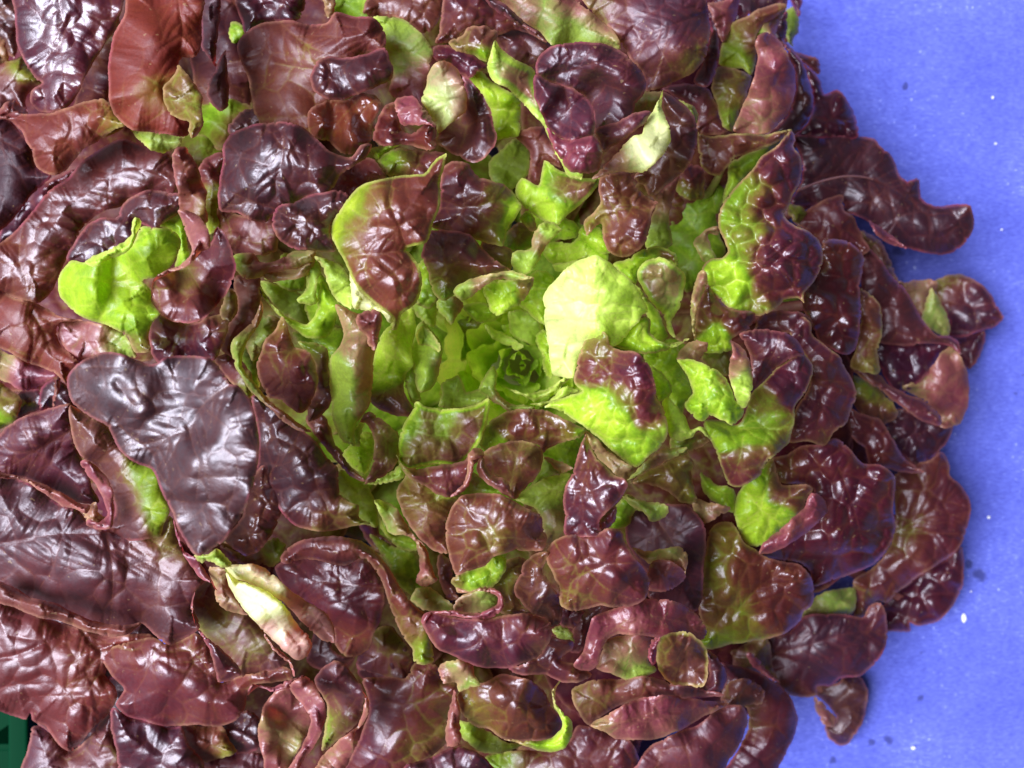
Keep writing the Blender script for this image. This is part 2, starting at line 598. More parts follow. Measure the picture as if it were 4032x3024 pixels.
    pale = tps(parse(d['pl'], d['tile'], 3), x, y) if isinstance(d['pl'], str) else np.full(len(x), float(d['pl']))
    edge = 1 - sstep(ed, 2.0, 12.0)
    co = world_of(x, y, z)
    N = len(x)
    ca = np.stack([tint, vein, (np.full(N, 1.0) + pale if d['k'] == 'b' else np.zeros(N)), np.full(N, 0.72 * d['w'])], 1)
    cb = np.stack([edge, np.full(N, d['g']), np.full(N, rng.random()), np.full(N, d['sp'])], 1)
    # y is flipped going to world, so reverse winding to keep normals up
    tris = [(f[0], f[2], f[1]) if len(f) == 3 else tuple(reversed(f)) for f in tris]
    return co, tris, ca, cb


def mesh_from(name, co, tris, mat, smooth=True):
    me = bpy.data.meshes.new(name)
    me.from_pydata(co.tolist() if hasattr(co, 'tolist') else co, [], tris)
    if smooth:
        me.polygons.foreach_set("use_smooth", np.ones(len(me.polygons), bool))
    me.materials.append(mat)
    return me


def part(name, me, parent, label=None):
    o = bpy.data.objects.new(name, me)
    COL.objects.link(o)
    o.parent = parent
    if label:
        o["label"] = label
    return o


def thing(name, label, cat, loc=(0, 0, 0)):
    o = bpy.data.objects.new(name, None)
    COL.objects.link(o)
    o.location = loc
    o.empty_display_size = 0.02
    o["label"] = label
    o["category"] = cat
    return o


# ------------------------------------------------------------------ upper left
P("A1", "A", 5, "65,-60 85,90 90,170 105,280 150,370 190,430 240,470 185,510 172,580 210,625 300,640 400,590 450,510 505,400 560,310 605,230 645,180 685,80 705,-60",
  t="300,100,1 640,150,.8 450,480,.9", c="130,200,-3 350,100,1 300,500,1 640,100,-4", b=(150, 3.0), g=.18, cu=.5, sp=1.2, r=("330,-60 345,70 385,190 400,215", "400,100 330,260 265,330 240,470"))
P("A2", "A", 2, "-40,-40 80,-40 100,180 80,330 0,260 -40,200", t=.85, b=(40, .8), g=.22)
P("A3", "A", 3, "-40,185 20,225 45,300 52,345 20,365 -40,360", t=.5, w=.75, k='b', g=.4)
P("A4", "A", 3, "-40,350 60,345 130,318 190,420 235,470 190,505 145,560 150,640 60,600 -40,660", t="110,400,.3 0,420,.75 100,560,.9 40,520,.95", w=.3)
P("A5", "A", 6, "-40,640 60,650 160,645 300,635 400,605 500,572 590,560 660,620 720,700 640,740 560,800 470,850 410,920 370,965 320,995 280,990 215,960 190,900 180,850 150,800 120,740 60,690 -40,650",
  t="200,780,.85 450,720,.8 320,930,.78 560,640,.6 680,690,.35", w=.5, sp=.7, c="100,680,-4 300,700,3 500,620,2 320,960,-3", b=(110, 1.6), r=("330,600 400,690 410,860", "590,600 590,680 480,820"))
P("A5t", "A", 5, "-20,660 5,610 35,580 75,565 120,600 160,640 100,680", t=.8, w=.4)
P("A6", "A", 4.4, "-40,640 60,690 130,760 180,850 200,930 290,1000 250,1040 180,1110 100,1210 20,1300 -40,1320", t=1, b=(200, .8), g=.42, sp=.4, r=("-40,780 150,870 300,1010",))
P("A6d", "A", 1, "0,1300 60,1180 180,1060 300,1010 420,960 300,1100 180,1220 80,1340 -20,1420", t=.95, g=.2)
P("A7", "A", 7.5, "730,-60 705,70 650,190 625,290 612,400 613,470 620,560 650,650 700,705 760,742 850,750 940,755 1030,778 1062,770 1090,700 1100,560 1050,430 1012,368 1030,325 1065,330 1110,318 1140,240 1148,120 1148,-60",
  t="780,300,.8 650,300,.88 900,150,.78 860,570,.5 800,680,.75 1030,700,.85", w=.62, sp=.4, b=(190, 1.0), g=.4, c="640,400,5 850,300,2 1050,200,-5 850,700,0 1000,700,-4", r=(("1010,-60 1020,60 1035,180 1015,360", 4), "930,480 960,580 1010,660"))
P("A7", "A", 7.9, "1010,368 1060,420 1112,482 1147,550 1142,620 1157,690 1130,750 1085,782 1068,740 1070,695 1010,670 960,640 925,560 930,490 985,425", t="1080,560,.42 1000,480,.45 1110,700,.45 980,600,.5", w=.25, c="960,560,-2 1100,600,1", r=("940,560 1050,580 1135,620",))
P("A8", "A", 5.5, "740,735 850,748 940,753 1045,775 1000,835 920,867 860,852 795,800", t="820,790,.12 1020,790,.3", k='b', g=.45)
P("A9", "A", 5, "1150,-60 1240,-60 1247,120 1228,250 1222,375 1190,335 1150,285 1140,150", t=.97, g=.45, b=(200, .6))
P("A10", "A", 5, "1275,282 1290,420 1292,600 1262,632 1185,572 1178,480 1215,410 1240,345", t=.93, g=.45, c="1280,400,3 1190,540,-3")
P("A11", "A", 4, "1330,-60 1720,-60 1700,110 1600,118 1480,145 1390,195 1368,120", t=.97, g=.16, b=(110, 2.6))
P("A11g", "A", 2.5, "1300,130 1360,130 1400,230 1350,270 1310,240", t=.2)
P("A12", "A", 5, "1345,260 1380,200 1440,150 1530,120 1650,115 1760,140 1850,130 1900,70 2010,90 2130,108 2178,180 2185,265 2060,312 1960,420 1900,560 1830,600 1860,690 1700,780 1480,740 1440,620 1412,470 1370,360",
  t="1450,250,.9 2000,180,.95 1550,420,.75 1600,620,.66 1700,500,.7", w=.25, sp=.6, b=(150, 2.0), g=.36, c="1400,250,-3 1700,150,5 2050,180,6 1750,330,-3 1500,600,-2", r=(("1600,140 1690,220 1800,285 1950,325 2060,312 2185,265", 8), "1560,360 1700,385 1790,395"))
P("A12b", "A", 6, "1795,350 1860,322 1960,325 2060,312 2182,268 2208,340 2232,400 2217,450 2130,492 2040,532 1920,567 1840,560 1780,510 1758,440", t=.95, g=.2, b=(150, 3.2), r=("1860,330 1865,430 1850,560",))
P("A13", "B", 5.2, "-40,620 60,570 180,560 240,530 330,540 362,565 342,640 315,720 305,800 245,855 180,875 120,855 60,800 -40,780", t=.8, w=.4, g=.17, b=(130, .8),
  c="20,680,3 100,700,-4 180,700,4 250,660,-3 310,640,4", r=("240,560 130,680 60,790", "330,560 250,650 180,800"))
P("A14", "B", 6, "318,790 340,690 400,590 442,580 465,700 480,742 530,758 612,702 642,690 672,702 677,780 672,840 640,852 560,832 480,822 380,825", t=.88, w=.2, g=.14, b=(80, 1.5), c="360,760,-2 420,640,4 480,760,-2 560,790,2 640,760,4")
P("A14", "B", 6.4, "440,570 490,548 540,542 600,610 652,668 672,720 612,705 540,712 480,705 455,650", t=.92, k='b', c="460,600,-4 620,660,2")
P("A15", "B", 4.4, "300,100 440,96 520,128 590,188 640,258 660,302 642,370 610,560 600,600 450,560 410,520 430,430 400,330 380,250 370,180", t="450,200,.18 560,260,.25 600,430,.72 560,540,.9 420,320,.3", k='b', g=.42, b=(110, .8), c="450,150,-2 600,300,2 480,450,-4", r=("420,260 520,360 600,380",))
P("A16", "A", 7, "1265,830 1300,770 1370,730 1450,702 1560,690 1650,695 1740,740 1800,790 1860,845 1930,882 1985,893 2060,820 2108,818 2072,900 2010,942 1930,992 1890,1060 1830,1112 1740,1120 1650,1165 1580,1195 1540,1215 1510,1260 1420,1248 1330,1205 1250,1195 1238,1100 1250,980 1262,900",
  t="1450,950,1 1300,1100,.97 2000,900,.9 1750,850,.92", b=(125, 2.4), g=.24, c="1300,800,-3 1450,850,4 1700,850,2 2050,870,-2 1400,1150,-3", r=(("1610,740 1600,900 1560,1050 1580,1190", 5), "1580,1190 1430,1140 1290,1080", "1580,1190 1780,1090 1900,960"))
P("A16", "A", 7.4, "1540,1250 1555,1195 1600,1160 1680,1142 1740,1112 1850,1085 1960,1090 1985,1120 1900,1250 1870,1310 1902,1422 1800,1427 1720,1417 1640,1402 1570,1342", t=1, b=(105, 3.0), g=.22, c="1600,1220,2 1800,1180,-3 1700,1330,4 1870,1400,-3", r=("1580,1190 1660,1240 1850,1260",))
P("A16", "A", 5, "1235,1180 1400,1230 1545,1220 1575,1340 1570,1420 1450,1450 1330,1440 1240,1360", t=.75, w=.2, g=.4)
P("A16d", "A", 5.3, "1840,1110 1890,1030 1990,930 2100,895 2165,955 2185,1010 2080,1050 1990,1130 1950,1230 1880,1200", t=.85, w=.4, b=(110, 1.8))
P("A17", "A", 6, "1318,1460 1370,1433 1440,1438 1482,1488 1560,1480 1650,1430 1720,1423 1792,1430 1790,1470 1720,1512 1620,1532 1500,1562 1440,1582 1378,1577 1338,1530", k='b', t="1350,1480,.15 1440,1480,.75 1550,1520,.8 1750,1450,.4 1400,1550,.4", rl=3, g=.4)
P("A17", "A", 5.5, "1480,1550 1600,1530 1720,1500 1790,1470 1740,1560 1620,1590 1520,1590", k='b', t=.5)
P("A18", "A", 4.6, "-60,1440 60,1335 130,1262 200,1172 270,1092 380,1012 450,930 560,850 700,788 830,830 960,880 1010,1000 985,1092 850,1085 730,1125 690,1175 600,1190 480,1278 430,1355 390,1450 330,1560 300,1640 240,1712 210,1722 150,1708 60,1680 -60,1630",
  t="300,1250,.97 700,900,1 560,1000,.95 200,1560,.76 80,1600,.8 300,1640,.7", w=.28, b=(120, 2.2), g=.24, c="200,1150,2 600,880,-2 350,1330,-3 100,1450,3 900,1000,-3", r=(("950,1010 700,1160 480,1270 390,1440 250,1640", 7), "130,1290 110,1480 200,1690"))
P("A19", "A", 5, "380,1480 430,1360 480,1290 560,1240 662,1230 692,1160 760,1110 850,1075 960,1090 1015,1100 1035,1190 940,1260 880,1300 770,1260 740,1370 640,1460 470,1510", t="700,1200,1 900,1140,.92 560,1300,.97", g=.2, b=(110, 2.6))
# bright green leaf at left
P("A20", "D", 7.2, "330,240 352,180 402,130 480,140 600,75 690,80 760,30 800,-60 860,-60 980,-45 1022,0 1012,80 962,170 890,222 812,242 850,300 862,370 912,430 860,490 840,560 850,640 760,650 740,600 720,560 640,510 560,480 480,460 420,420 370,370 335,310",
  t="450,220,.06 600,300,.0 560,400,.1 870,50,.1 760,500,.2 800,620,.5 690,430,.1", b=(115, 1.8), g=.27, c="360,260,-3 480,180,4 700,220,-5 850,60,3 950,120,-2 800,560,-3", r=(("900,400 830,290 740,230 690,180", 6),))
P("A20", "D", 8.0, "480,142 600,72 690,32 742,-20 752,-90 768,-118 805,-95 775,-30 745,60 690,95 600,132 530,165", k='b', t=.02, g=.35, c="500,150,-2 720,40,2", rl=1)
P("A20b", "A", 4.5, "900,1275 1000,1200 1042,1180 1048,1290 1070,1420 1060,1490 1000,1530 1010,1400 1000,1340", t=.12, b=(90, 1))
# twisted red leaf
P("A21", "A", 6, "975,882 1000,842 1050,833 1085,878 1122,950 1145,1020 1172,1085 1165,1150 1180,1250 1100,1290 1020,1195 1008,1100 990,1000", t="1040,900,.85 1010,1100,.88 1090,1050,.95 1150,1150,.5", w=.4, c="990,950,4 1120,1080,-5", g=.4)
P("A21", "A", 8.3, "1012,1195 1090,1200 1132,1233 1172,1288 1194,1350 1187,1402 1150,1425 1125,1450 1070,1502 990,1540 905,1575 870,1605 885,1570 940,1535 1030,1495 1072,1460 1085,1400 1058,1330 1032,1260", k='b', t=.82, c="1150,1350,2 900,1570,-4 1040,1230,-2", b=(140, .9), g=.4)
P("A21", "D", 7, "865,250 885,220 952,190 1042,165 1080,130 1122,90 1190,30 1235,-60 1290,0 1325,110 1337,190 1312,262 1272,330 1200,420 1140,467 1080,487 1000,477 920,442 880,392 862,320", t="1030,250,.42 1100,380,.92 1250,50,.97 940,350,.75 1290,200,.97", w=.15, c="900,300,3 1060,280,-4 1050,450,4 1200,200,-3 1262,250,-14 1320,200,4", g=.3, b=(130, 1.4), rl=-1.5)
P("A21d", "A", 4.8, "1125,960 1160,900 1220,868 1285,868 1270,1000 1250,1180 1240,1290 1190,1330 1155,1180 1140,1080", t="1200,920,.88 1200,1150,.3 1160,1250,.2", w=.35)
P("A23", "A", 4, "1290,740 1360,640 1440,615 1500,700 1440,740 1330,790", t=.85)
# ------------------------------------------------------------------ upper middle
P("B1", "B", 3, "330,-60 745,-60 722,60 682,135 642,175 590,190 520,130 440,98 350,105 260,70", t=.82, w=.2, g=.3, b=(120, 2))
P("B1b", "B", 2, "60,-60 420,-60 350,120 200,110 80,60", t=.2, g=.5)
P("B1c", "B", 4, "40,-60 90,-60 95,70 60,100 40,20", t=.6, k='b')
P("B2", "B", 4.2, "740,-60 702,100 690,190 672,240 770,235 850,170 900,190 1020,200 1120,170 1250,215 1300,240 1260,170 1180,100 1100,50 1010,-10 990,-60", t=.88, g=.2, b=(75, 2.0), c="760,50,3 950,60,1 1150,150,-3")
P("B3", "B", 5, "960,-60 1100,55 1170,120 1250,172 1340,262 1440,300 1530,250 1620,250 1718,280 1722,240 1682,180 1602,110 1562,70 1482,20 1400,-60", k='b', t="1150,30,.6 1400,150,.2 1550,220,.2 1350,80,.35 1600,130,.7 1450,20,.82", g=.4, b=(120, .8), c="1300,120,2 1500,220,-2 1600,130,3", r=("1100,0 1300,110 1480,150 1700,260",))
P("B3", "B", 5.8, "930,-60 1020,-5 1110,60 1200,148 1255,180 1240,205 1180,168 1100,115 1020,65 960,10", t=.92, g=.35, rl=2.5)
P("B4", "B", 3.6, "1010,190 1150,160 1240,190 1350,250 1290,310 1250,370 1180,380 1100,335 1040,280", t=.9, g=.3)
P("B5", "B", 6, "745,232 800,215 832,190 850,160 900,146 960,150 1027,183 1012,230 985,300 965,350 900,322 850,302 790,290", t="930,190,.85 850,250,.5 930,320,.1 1000,220,.6", g=.26, b=(70, 1.5))
P("B6", "B", 6, "1010,225 980,310 968,380 980,430 1010,465 1070,495 1130,550 1190,610 1240,660 1285,710 1330,820 1380,920 1430,1000 1500,1010 1450,800 1300,600 1245,470 1235,400 1190,370 1110,330 1050,280", t="1010,300,.2 1080,400,.6 1200,480,.75 1250,620,.5 1350,800,.8 990,400,.2", k='b', rim=(40, .08), g=.35, c="990,380,4 1200,420,-4")
P("B7", "B", 7, "1240,412 1256,330 1300,280 1390,245 1500,237 1620,250 1710,280 1776,330 1832,400 1867,470 1852,530 1812,590 1790,650 1700,720 1580,760 1560,640 1500,530 1420,500 1330,470 1260,440", t=1, g=.32, b=(170, 1.0), c="1500,260,4 1300,330,3 1800,420,2 1600,620,-10 1400,440,-2 1780,620,-3", r=("1250,440 1400,410 1600,350 1750,340",))
P("B7", "B", 7.8, "1224,460 1240,422 1290,448 1390,488 1470,508 1530,558 1567,620 1577,700 1562,772 1500,787 1430,797 1360,772 1310,722 1262,620 1232,540", t=.98, g=.33, b=(150, 1.2), c="1240,480,3 1450,640,-3 1550,700,2", r=("1400,500 1440,640 1430,790",))
P("B7", "B", 7.2, "1575,740 1700,690 1800,642 1893,628 1862,690 1782,762 1692,822 1627,862 1595,800", t=.95, g=.4, c="1600,780,-3 1880,640,3")
P("B7", "B", 8.1, "1300,720 1360,772 1430,795 1500,783 1562,768 1600,818 1620,880 1602,950 1562,980 1500,985 1440,972 1400,932 1350,852", t=.95, k='b', g=.26, b=(170, .8), c="1550,860,4 1350,800,-2 1500,970,-3", rl=3)
P("B8", "B", 6, "1480,-60 2190,-60 2220,60 2228,150 2222,220 2200,330 2150,400 2080,442 1960,492 1870,515 1840,410 1770,330 1742,270 1722,240 1682,180 1602,110 1540,50",
  t="1900,100,.92 1650,50,.6 2100,120,.95 1950,300,.8 2050,400,.6 2170,330,.4", g=.4, b=(130, 1.5), c="2150,50,3 1800,250,-2 1950,470,-5 2050,200,3", r=(("2210,70 2000,150 1820,195", 4), "2000,150 1950,350 1890,480"))
P("B9", "C", 6, "160,515 210,538 262,578 312,620 352,680 360,760 352,840 322,920 262,990 200,1042 90,1112 60,1060 0,1010 60,930 130,820 180,760 165,650", t="280,680,.88 250,850,.85 150,1020,.8 330,800,.97", g=.27, b=(115, 2.0), c="200,560,2 300,800,2 100,950,-4")
P("B9", "C", 7.3, "167,512 160,600 176,660 202,730 207,800 182,862 122,922 62,972 0,977 -60,977 -130,982 -235,1015 -200,970 -100,870 0,772 42,758 60,700 120,610", k='b', pl='120,780,.75 -150,930,.1 140,620,.3', t="140,620,.08 120,780,-.15 80,880,-.1 0,900,.35 -120,930,.7 140,900,.4", g=.35, b=(120, .9), c="160,520,-3 120,760,4 -200,980,-4")
P("B10", "C", 5, "0,560 40,520 110,518 165,528 152,590 100,642 60,650 -30,640", k='b', t=.42, g=.4)
P("B10b", "C", 5, "252,568 330,598 364,640 354,700 310,640", k='b', t=.5, rim=(20, .25))
P("B11", "B", 6.6, "690,345 752,358 802,398 832,480 852,582 842,640 792,672 732,722 690,755 660,682 608,600 588,570 620,490 636,400", k='b', pl=.25, t="660,580,.1 700,640,.15 770,420,.72 680,420,.45 820,600,.6 720,500,.3", g=.33, c="620,560,-4 720,480,4 840,580,-1 690,740,-5")
P("B12", "B", 5, "690,760 702,720 762,680 832,640 852,580 832,480 820,425 880,468 942,540 992,650 997,710 1022,770 1007,830 952,892 900,922 830,902 750,862 708,832 676,800", t="900,560,.95 780,760,.5 980,780,.97 850,880,.97 740,740,.8", g=.28, b=(150, 1.0), c="950,560,5 790,770,-9 1000,780,3 850,890,4 690,780,4", rl=-1)
P("B13", "B", 4, "850,440 920,398 1000,468 1090,518 1152,570 1157,640 1142,690 1157,720 1142,770 1080,782 1000,795 1000,740 995,680 950,560 880,480", t=.06, g=.22, b=(85, 2.8), r=("1140,570 1050,620 1000,650", "870,500 960,490 1050,500"))
P("B13b", "B", 4.4, "660,262 750,258 830,288 920,340 965,372 905,420 860,445 820,425 790,400 740,360 650,330", t=.94, g=.2)
P("B16", "B", 2.6, "980,910 1060,840 1110,788 1162,788 1203,850 1203,960 1160,1040 1080,1080 1000,1050", k='b', t=.16, g=.4, r=("1130,800 1100,920 1060,1050",))
P("B17", "B", 4, "1120,760 1200,728 1285,715 1340,830 1390,950 1290,930 1275,980 1255,1060 1190,1040 1205,960 1203,860", t=.84, w=.4, g=.4, b=(100, 1.2))
P("B18", "B", 5.2, "1290,908 1340,942 1420,982 1500,1010 1580,1012 1640,985 1570,1080 1500,1155 1420,1225 1360,1275 1270,1242 1180,1182 1128,1100 1160,1008 1252,1047 1278,980", t="1200,1080,.05 1270,1180,.02 1310,960,.2 1480,1060,.65 1400,1050,.5 1560,1030,.6 1400,1200,.05", g=.34, b=(80, 1.2), rim=(18, .15))
P("B19", "B", 6.2, "1610,995 1700,980 1772,970 1802,1042 1832,1082 1892,1132 1932,1150 1902,1200 1892,1282 1870,1350 1822,1422 1730,1462 1680,1442 1640,1402 1620,1342 1608,1272 1560,1302 1530,1335 1518,1250 1580,1190 1610,1150 1600,1090", t="1700,1050,.8 1750,1150,.75 1700,1350,.92 1800,1350,.9 1560,1270,.5 1720,1430,.7", w=.15, g=.27, b=(85, 2.2), c="1650,1030,2 1720,1200,-2 1750,1320,3 1700,1440,-2", r=("1640,1060 1690,1180 1880,1160", "1690,1180 1720,1300"))
P("B20", "B", 4, "2050,990 2037,1080 2012,1150 1997,1250 2007,1320 2012,1392 1880,1440 1860,1380 1890,1250 1920,1150 1890,1090", k='b', t="2000,1050,.72 1960,1180,.55 1950,1320,.12", g=.4)
# orange-brown shield leaf with yellow-green rim
P("B21", "B", 8.4, "75,1330 80,1280 130,1200 180,1120 240,1060 320,1022 430,1002 550,990 610,985 680,900 735,868 722,950 702,1020 702,1090 692,1180 652,1280 622,1370 580,1390 512,1412 540,1450 582,1520 597,1580 582,1660 560,1712 520,1752 482,1780 467,1830 447,1872 415,1872 432,1820 400,1780 330,1722 270,1670 220,1610 180,1540 150,1475 110,1400",
  t="90,1300,-.05 150,1170,.0 230,1075,.08 330,1120,.6 400,1300,.85 330,1400,.82 560,1100,.88 640,1000,.8 420,1600,.84 250,1500,.7 450,1800,.75 530,1620,.85 200,1280,.5 180,1450,.35", w=.32, g=.27, b=(110, 2.0), rim=(14, .1), c="120,1280,-3 420,1200,3 650,1000,-2 400,1600,1 440,1850,-6",
  r=(("200,1450 330,1440 510,1420", 5), ("510,1420 470,1290 410,1140 430,1010", 4), "510,1420 545,1540 480,1660", "320,1285 400,1290 470,1275", "470,1280 560,1240 650,1240", "270,1490 290,1600 370,1700"))
P("B21", "E", 7.4, "190,180 230,265 290,330 352,388 402,418 442,402 455,440 432,482 402,475 362,425 280,415 215,405 195,330", k='b', pl=.75, t=-.15, g=.4)  # white highlight on the shield leaf, put into a whitened flap
P("B22", "B", 5, "345,910 420,850 480,840 560,850 680,860 742,878 702,960 600,1002 470,1000 420,1005 385,970", t="430,930,.25 520,880,.5 640,900,.85 460,980,.5 580,960,.8", g=.2, b=(85, 2.2))
P("B22b", "B", 4.4, "305,845 340,830 465,828 405,862 372,905 330,900", t=.1)
P("B23", "B", 6, "710,950 760,918 860,930 902,988 1000,1030 1070,1050 1112,1090 1132,1120 1157,1170 1132,1230 1082,1300 1052,1392 980,1385 850,1340 700,1310 640,1270 690,1180 700,1080",
  t="1140,1160,.0 1085,1290,.05 1060,1350,.1 1040,1100,.6 850,1050,.97 800,1200,1 980,1200,.85 860,950,.85 1000,1320,.75", g=.2, b=(140, 3.0), c="760,980,2 900,1150,0 1130,1150,-3 700,1280,-4", r=("700,1180 850,1180 1050,1130",))
P("B24", "B", 6.2, "610,1380 650,1310 760,1305 880,1340 932,1400 1002,1470 1095,1532 1000,1556 900,1600 850,1640 790,1655 740,1700 690,1700 650,1640 630,1540 590,1450", t="700,1400,.97 850,1420,1 950,1480,.9 760,1560,.8 740,1660,.15 900,1585,.45 660,1600,.35", g=.2, b=(115, 2.6), c="700,1350,-3 850,1400,3 760,1650,-3")
P("B24", "E", 7.0, "775,300 850,240 960,212 1092,186 1180,213 1222,222 1200,237 1100,237 1012,242 952,272 902,312 852,352 818,357", k='b', t="850,290,.12 1000,230,.15 1120,205,.15 1020,245,.6 920,290,.6 1200,225,.3", g=.4, c="800,330,-3 1000,210,2")
P("B24c", "E", 6.6, "938,300 960,262 1022,242 1110,236 1227,226 1222,272 1192,330 1142,382 1062,422 1022,442 985,422 968,360", t="1000,330,.02 1080,300,.1 1160,290,.55 1050,390,.0", g=.22, b=(95, 1.8))
P("B25", "B", 5, "930,1370 1050,1385 1112,1430 1112,1500 1092,1540 1000,1480 930,1420", t=.66, g=.3, b=(80, 1.5))
P("B26", "B", 6, "1382,1300 1340,1258 1270,1268 1228,1330 1208,1410 1110,1430 1108,1510 1170,1562 1212,1542 1262,1470 1302,1390", t="1340,1290,.05 1250,1390,.45 1200,1480,.1 1160,1450,.15", k='b', g=.35, b=(90, 1))
P("B28", "B", 3.6, "1040,1400 1080,1310 1160,1260 1235,1320 1215,1400 1120,1430", t="1150,1330,.6 1200,1380,.2 1080,1370,.15", g=.22)
P("B28b", "B", 4.6, "1148,1235 1200,1195 1245,1285 1230,1318 1190,1290", t="1180,1230,.1 1225,1300,.7")
P("B27", "B", 3.6, "1280,1430 1310,1380 1372,1368 1440,1380 1500,1330 1562,1348 1650,1440 1640,1520 1580,1560 1490,1500 1420,1500 1340,1500", t=.02, g=.25, b=(60, 2.0), r=("1290,1440 1400,1400 1560,1420",))
P("B27b", "B", 4, "1480,1330 1510,1280 1600,1290 1640,1350 1660,1430 1560,1440 1500,1400", t=.05, g=.22, b=(60, 2))
P("B27c", "B", 4.2, "1335,1500 1400,1490 1480,1470 1540,1440 1480,1500 1440,1530 1360,1540", t=-.02, k='b')
P("B27d", "B", 3, "1150,1240 1250,1200 1400,1230 1480,1280 1480,1340 1380,1360 1300,1380 1240,1330", t=.1, g=.3, b=(70, 1.5))
# ------------------------------------------------------------------ heart of the head
P("E1", "E", 7.6, "1290,390 1280,330 1312,280 1372,220 1432,160 1500,120 1580,98 1640,128 1702,180 1782,240 1832,310 1862,370 1872,420 1842,440 1822,480 1782,520 1722,600 1660,620 1610,640 1510,660 1480,710 1450,792 1380,787 1340,772 1320,700 1310,620 1300,540 1290,460",
  k='b', pl='1420,400,.34 1380,700,.3 1500,300,.22 1620,300,0 1700,480,0', t="1450,300,-.16 1400,550,-.14 1380,700,-.1 1600,200,-.05 1740,300,.03 1650,260,.1 1800,400,.04 1700,450,.02 1500,400,-.14", g=.33, b=(95, 1.8), c="1300,450,-7 1450,350,1 1620,300,3 1830,400,-2 1400,750,-5", r=(("1640,150 1602,300 1590,430 1602,560", 4), "1590,440 1750,420 1850,400", "1590,450 1480,470 1380,540"))  # left side whitened: burnt-out sunlight put into the pigment
P("E1", "E", 6.8, "1640,600 1702,530 1782,490 1862,450 1892,460 1890,540 1932,580 2000,600 2112,573 2052,612 1962,642 1862,662 1782,642 1702,625", t="1720,570,-.05 1850,520,-.2 1900,620,.1 2060,590,.3 1780,620,.25", g=.2, b=(80, 1.6), rim=(20, .25))
P("E2", "E", 6, "1815,200 1840,148 1900,118 1960,113 2022,150 2072,190 2090,230 2082,300 2052,400 2012,482 2032,562 2000,545 1960,432 1930,400 1880,350 1848,290", t="1930,180,.6 1900,260,.55 2040,250,.45 2020,450,.3 1960,350,.4", rim=(26, .12), g=.3, b=(80, 1.4), k='b', c="1930,200,3 2040,350,-2 2010,540,-4")
P("E2b", "E", 5, "1680,150 1760,118 1860,62 1920,48 2032,90 2040,160 1960,125 1880,140 1840,190 1810,260", t="1750,150,.08 1900,90,.2 2000,100,.75 1820,200,.08", g=.25, b=(80, 1.6), rim=(14, .1))
P("E2c", "E", 3.2, "1800,260 1880,350 1930,410 1960,480 1990,560 1940,600 1880,560 1870,450 1840,380", t=.12, g=.3, b=(70, 1.2))
P("E3", "E", 8.2, "1488,650 1520,580 1560,545 1620,533 1652,560 1667,610 1722,640 1792,645 1852,680 1892,740 1917,830 1922,900 1962,960 1987,1040 1982,1130 1942,1190 1872,1250 1812,1302 1742,1262 1652,1192 1582,1122 1502,1062 1422,1012 1332,962 1290,962 1350,922 1432,892 1500,872 1462,820 1468,740",
  t="1560,720,.82 1540,600,.6 1630,570,.3 1700,640,.85 1790,760,.95 1830,860,.9 1880,1000,.88 1720,920,.45 1640,980,.05 1500,960,.1 1700,1060,.05 1850,1180,.1 1930,1120,.3 1760,1170,.2 1400,940,.05", g=.24, b=(85, 2.2), c="1500,700,-2 1600,800,-3 1830,780,4 1600,1000,-2 1400,950,-2 1950,1050,-1 1800,1280,-5", r=(("1672,680 1652,850 1605,1000 1560,1110", 6), "1640,860 1560,830 1490,840", "1580,1090 1680,1140 1850,1140", "1660,700 1760,720 1860,700", "1650,760 1580,700 1550,640"))
P("E3b", "E", 5.6, "1500,1085 1560,1112 1640,1200 1742,1272 1815,1315 1760,1375 1700,1345 1640,1292 1580,1232 1540,1160", k='b', t=.5, g=.4)
# spiral of young leaves
P("E5d", "E", 5, "918,872 940,800 1002,728 1027,780 1014,840 1052,910 1112,942 1182,950 1242,962 1180,1000 1090,985 1025,945 960,905", k='b', t="960,850,.1 1010,800,.15 1050,910,.65 1150,960,.25 1000,860,.4", g=.3, b=(60, .8), rl=3, rw=24)
P("E5e", "E", 3.2, "953,493 1012,520 1092,560 1172,620 1140,640 1090,615 1030,590 985,560", k='b', t=.0, b=(50, .4))
P("E5g", "E", 3, "1085,470 1090,420 1160,408 1222,430 1262,480 1275,560 1242,612 1180,592 1105,552", k='b', t=.08, g=.35, b=(70, .6), c="1180,430,3 1180,560,-3")
P("E5h", "E", 4.6, "1160,300 1222,198 1302,188 1355,260 1310,330 1310,430 1300,500 1250,472 1170,402 1130,370", t="1230,260,.06 1270,400,-.05", g=.24, b=(70, 1.4))
P("E5h2", "E", 3.4, "1240,560 1290,520 1340,620 1350,760 1320,800 1285,760 1280,680", t=.04, g=.25, b=(50, 1.2))
P("E5i", "E", 4.6, "1045,838 1150,890 1232,922 1342,870 1442,790 1400,800 1292,862 1180,882 1090,855", k='b', t=.02, b=(60, .3), rl=1, rim=(8, -.1))
P("E5k", "E", 5.2, "1205,940 1280,952 1350,922 1430,892 1492,870 1420,842 1395,850 1300,930", t=.05, k='b', b=(60, .4), rl=1)
P("E5m", "E", 1.4, "760,440 900,420 980,470 950,520 900,580 890,660 820,700 780,600", t="860,500,.4 830,640,.2", b=(70, 1), g=.25)
P("E5p", "E", 4, "680,350 760,330 830,370 800,440 760,490 720,450 680,400", k='b', t="730,400,.15 800,380,.55", b=(60, 1))
P("E5q", "E", 3.4, "830,390 960,370 1040,440 980,480 900,470 860,440", t=.08, b=(60, 1.4), g=.25)
P("E5r", "E", 2.6, "540,380 680,350 680,440 660,510 600,470 560,440", t=.1, k='b', b=(80, .8))
P("E5s", "E", 5, "550,190 620,110 700,230 700,330 640,400 560,370 590,270", t="620,250,.08 650,290,.3", b=(90, 1.4), g=.26)
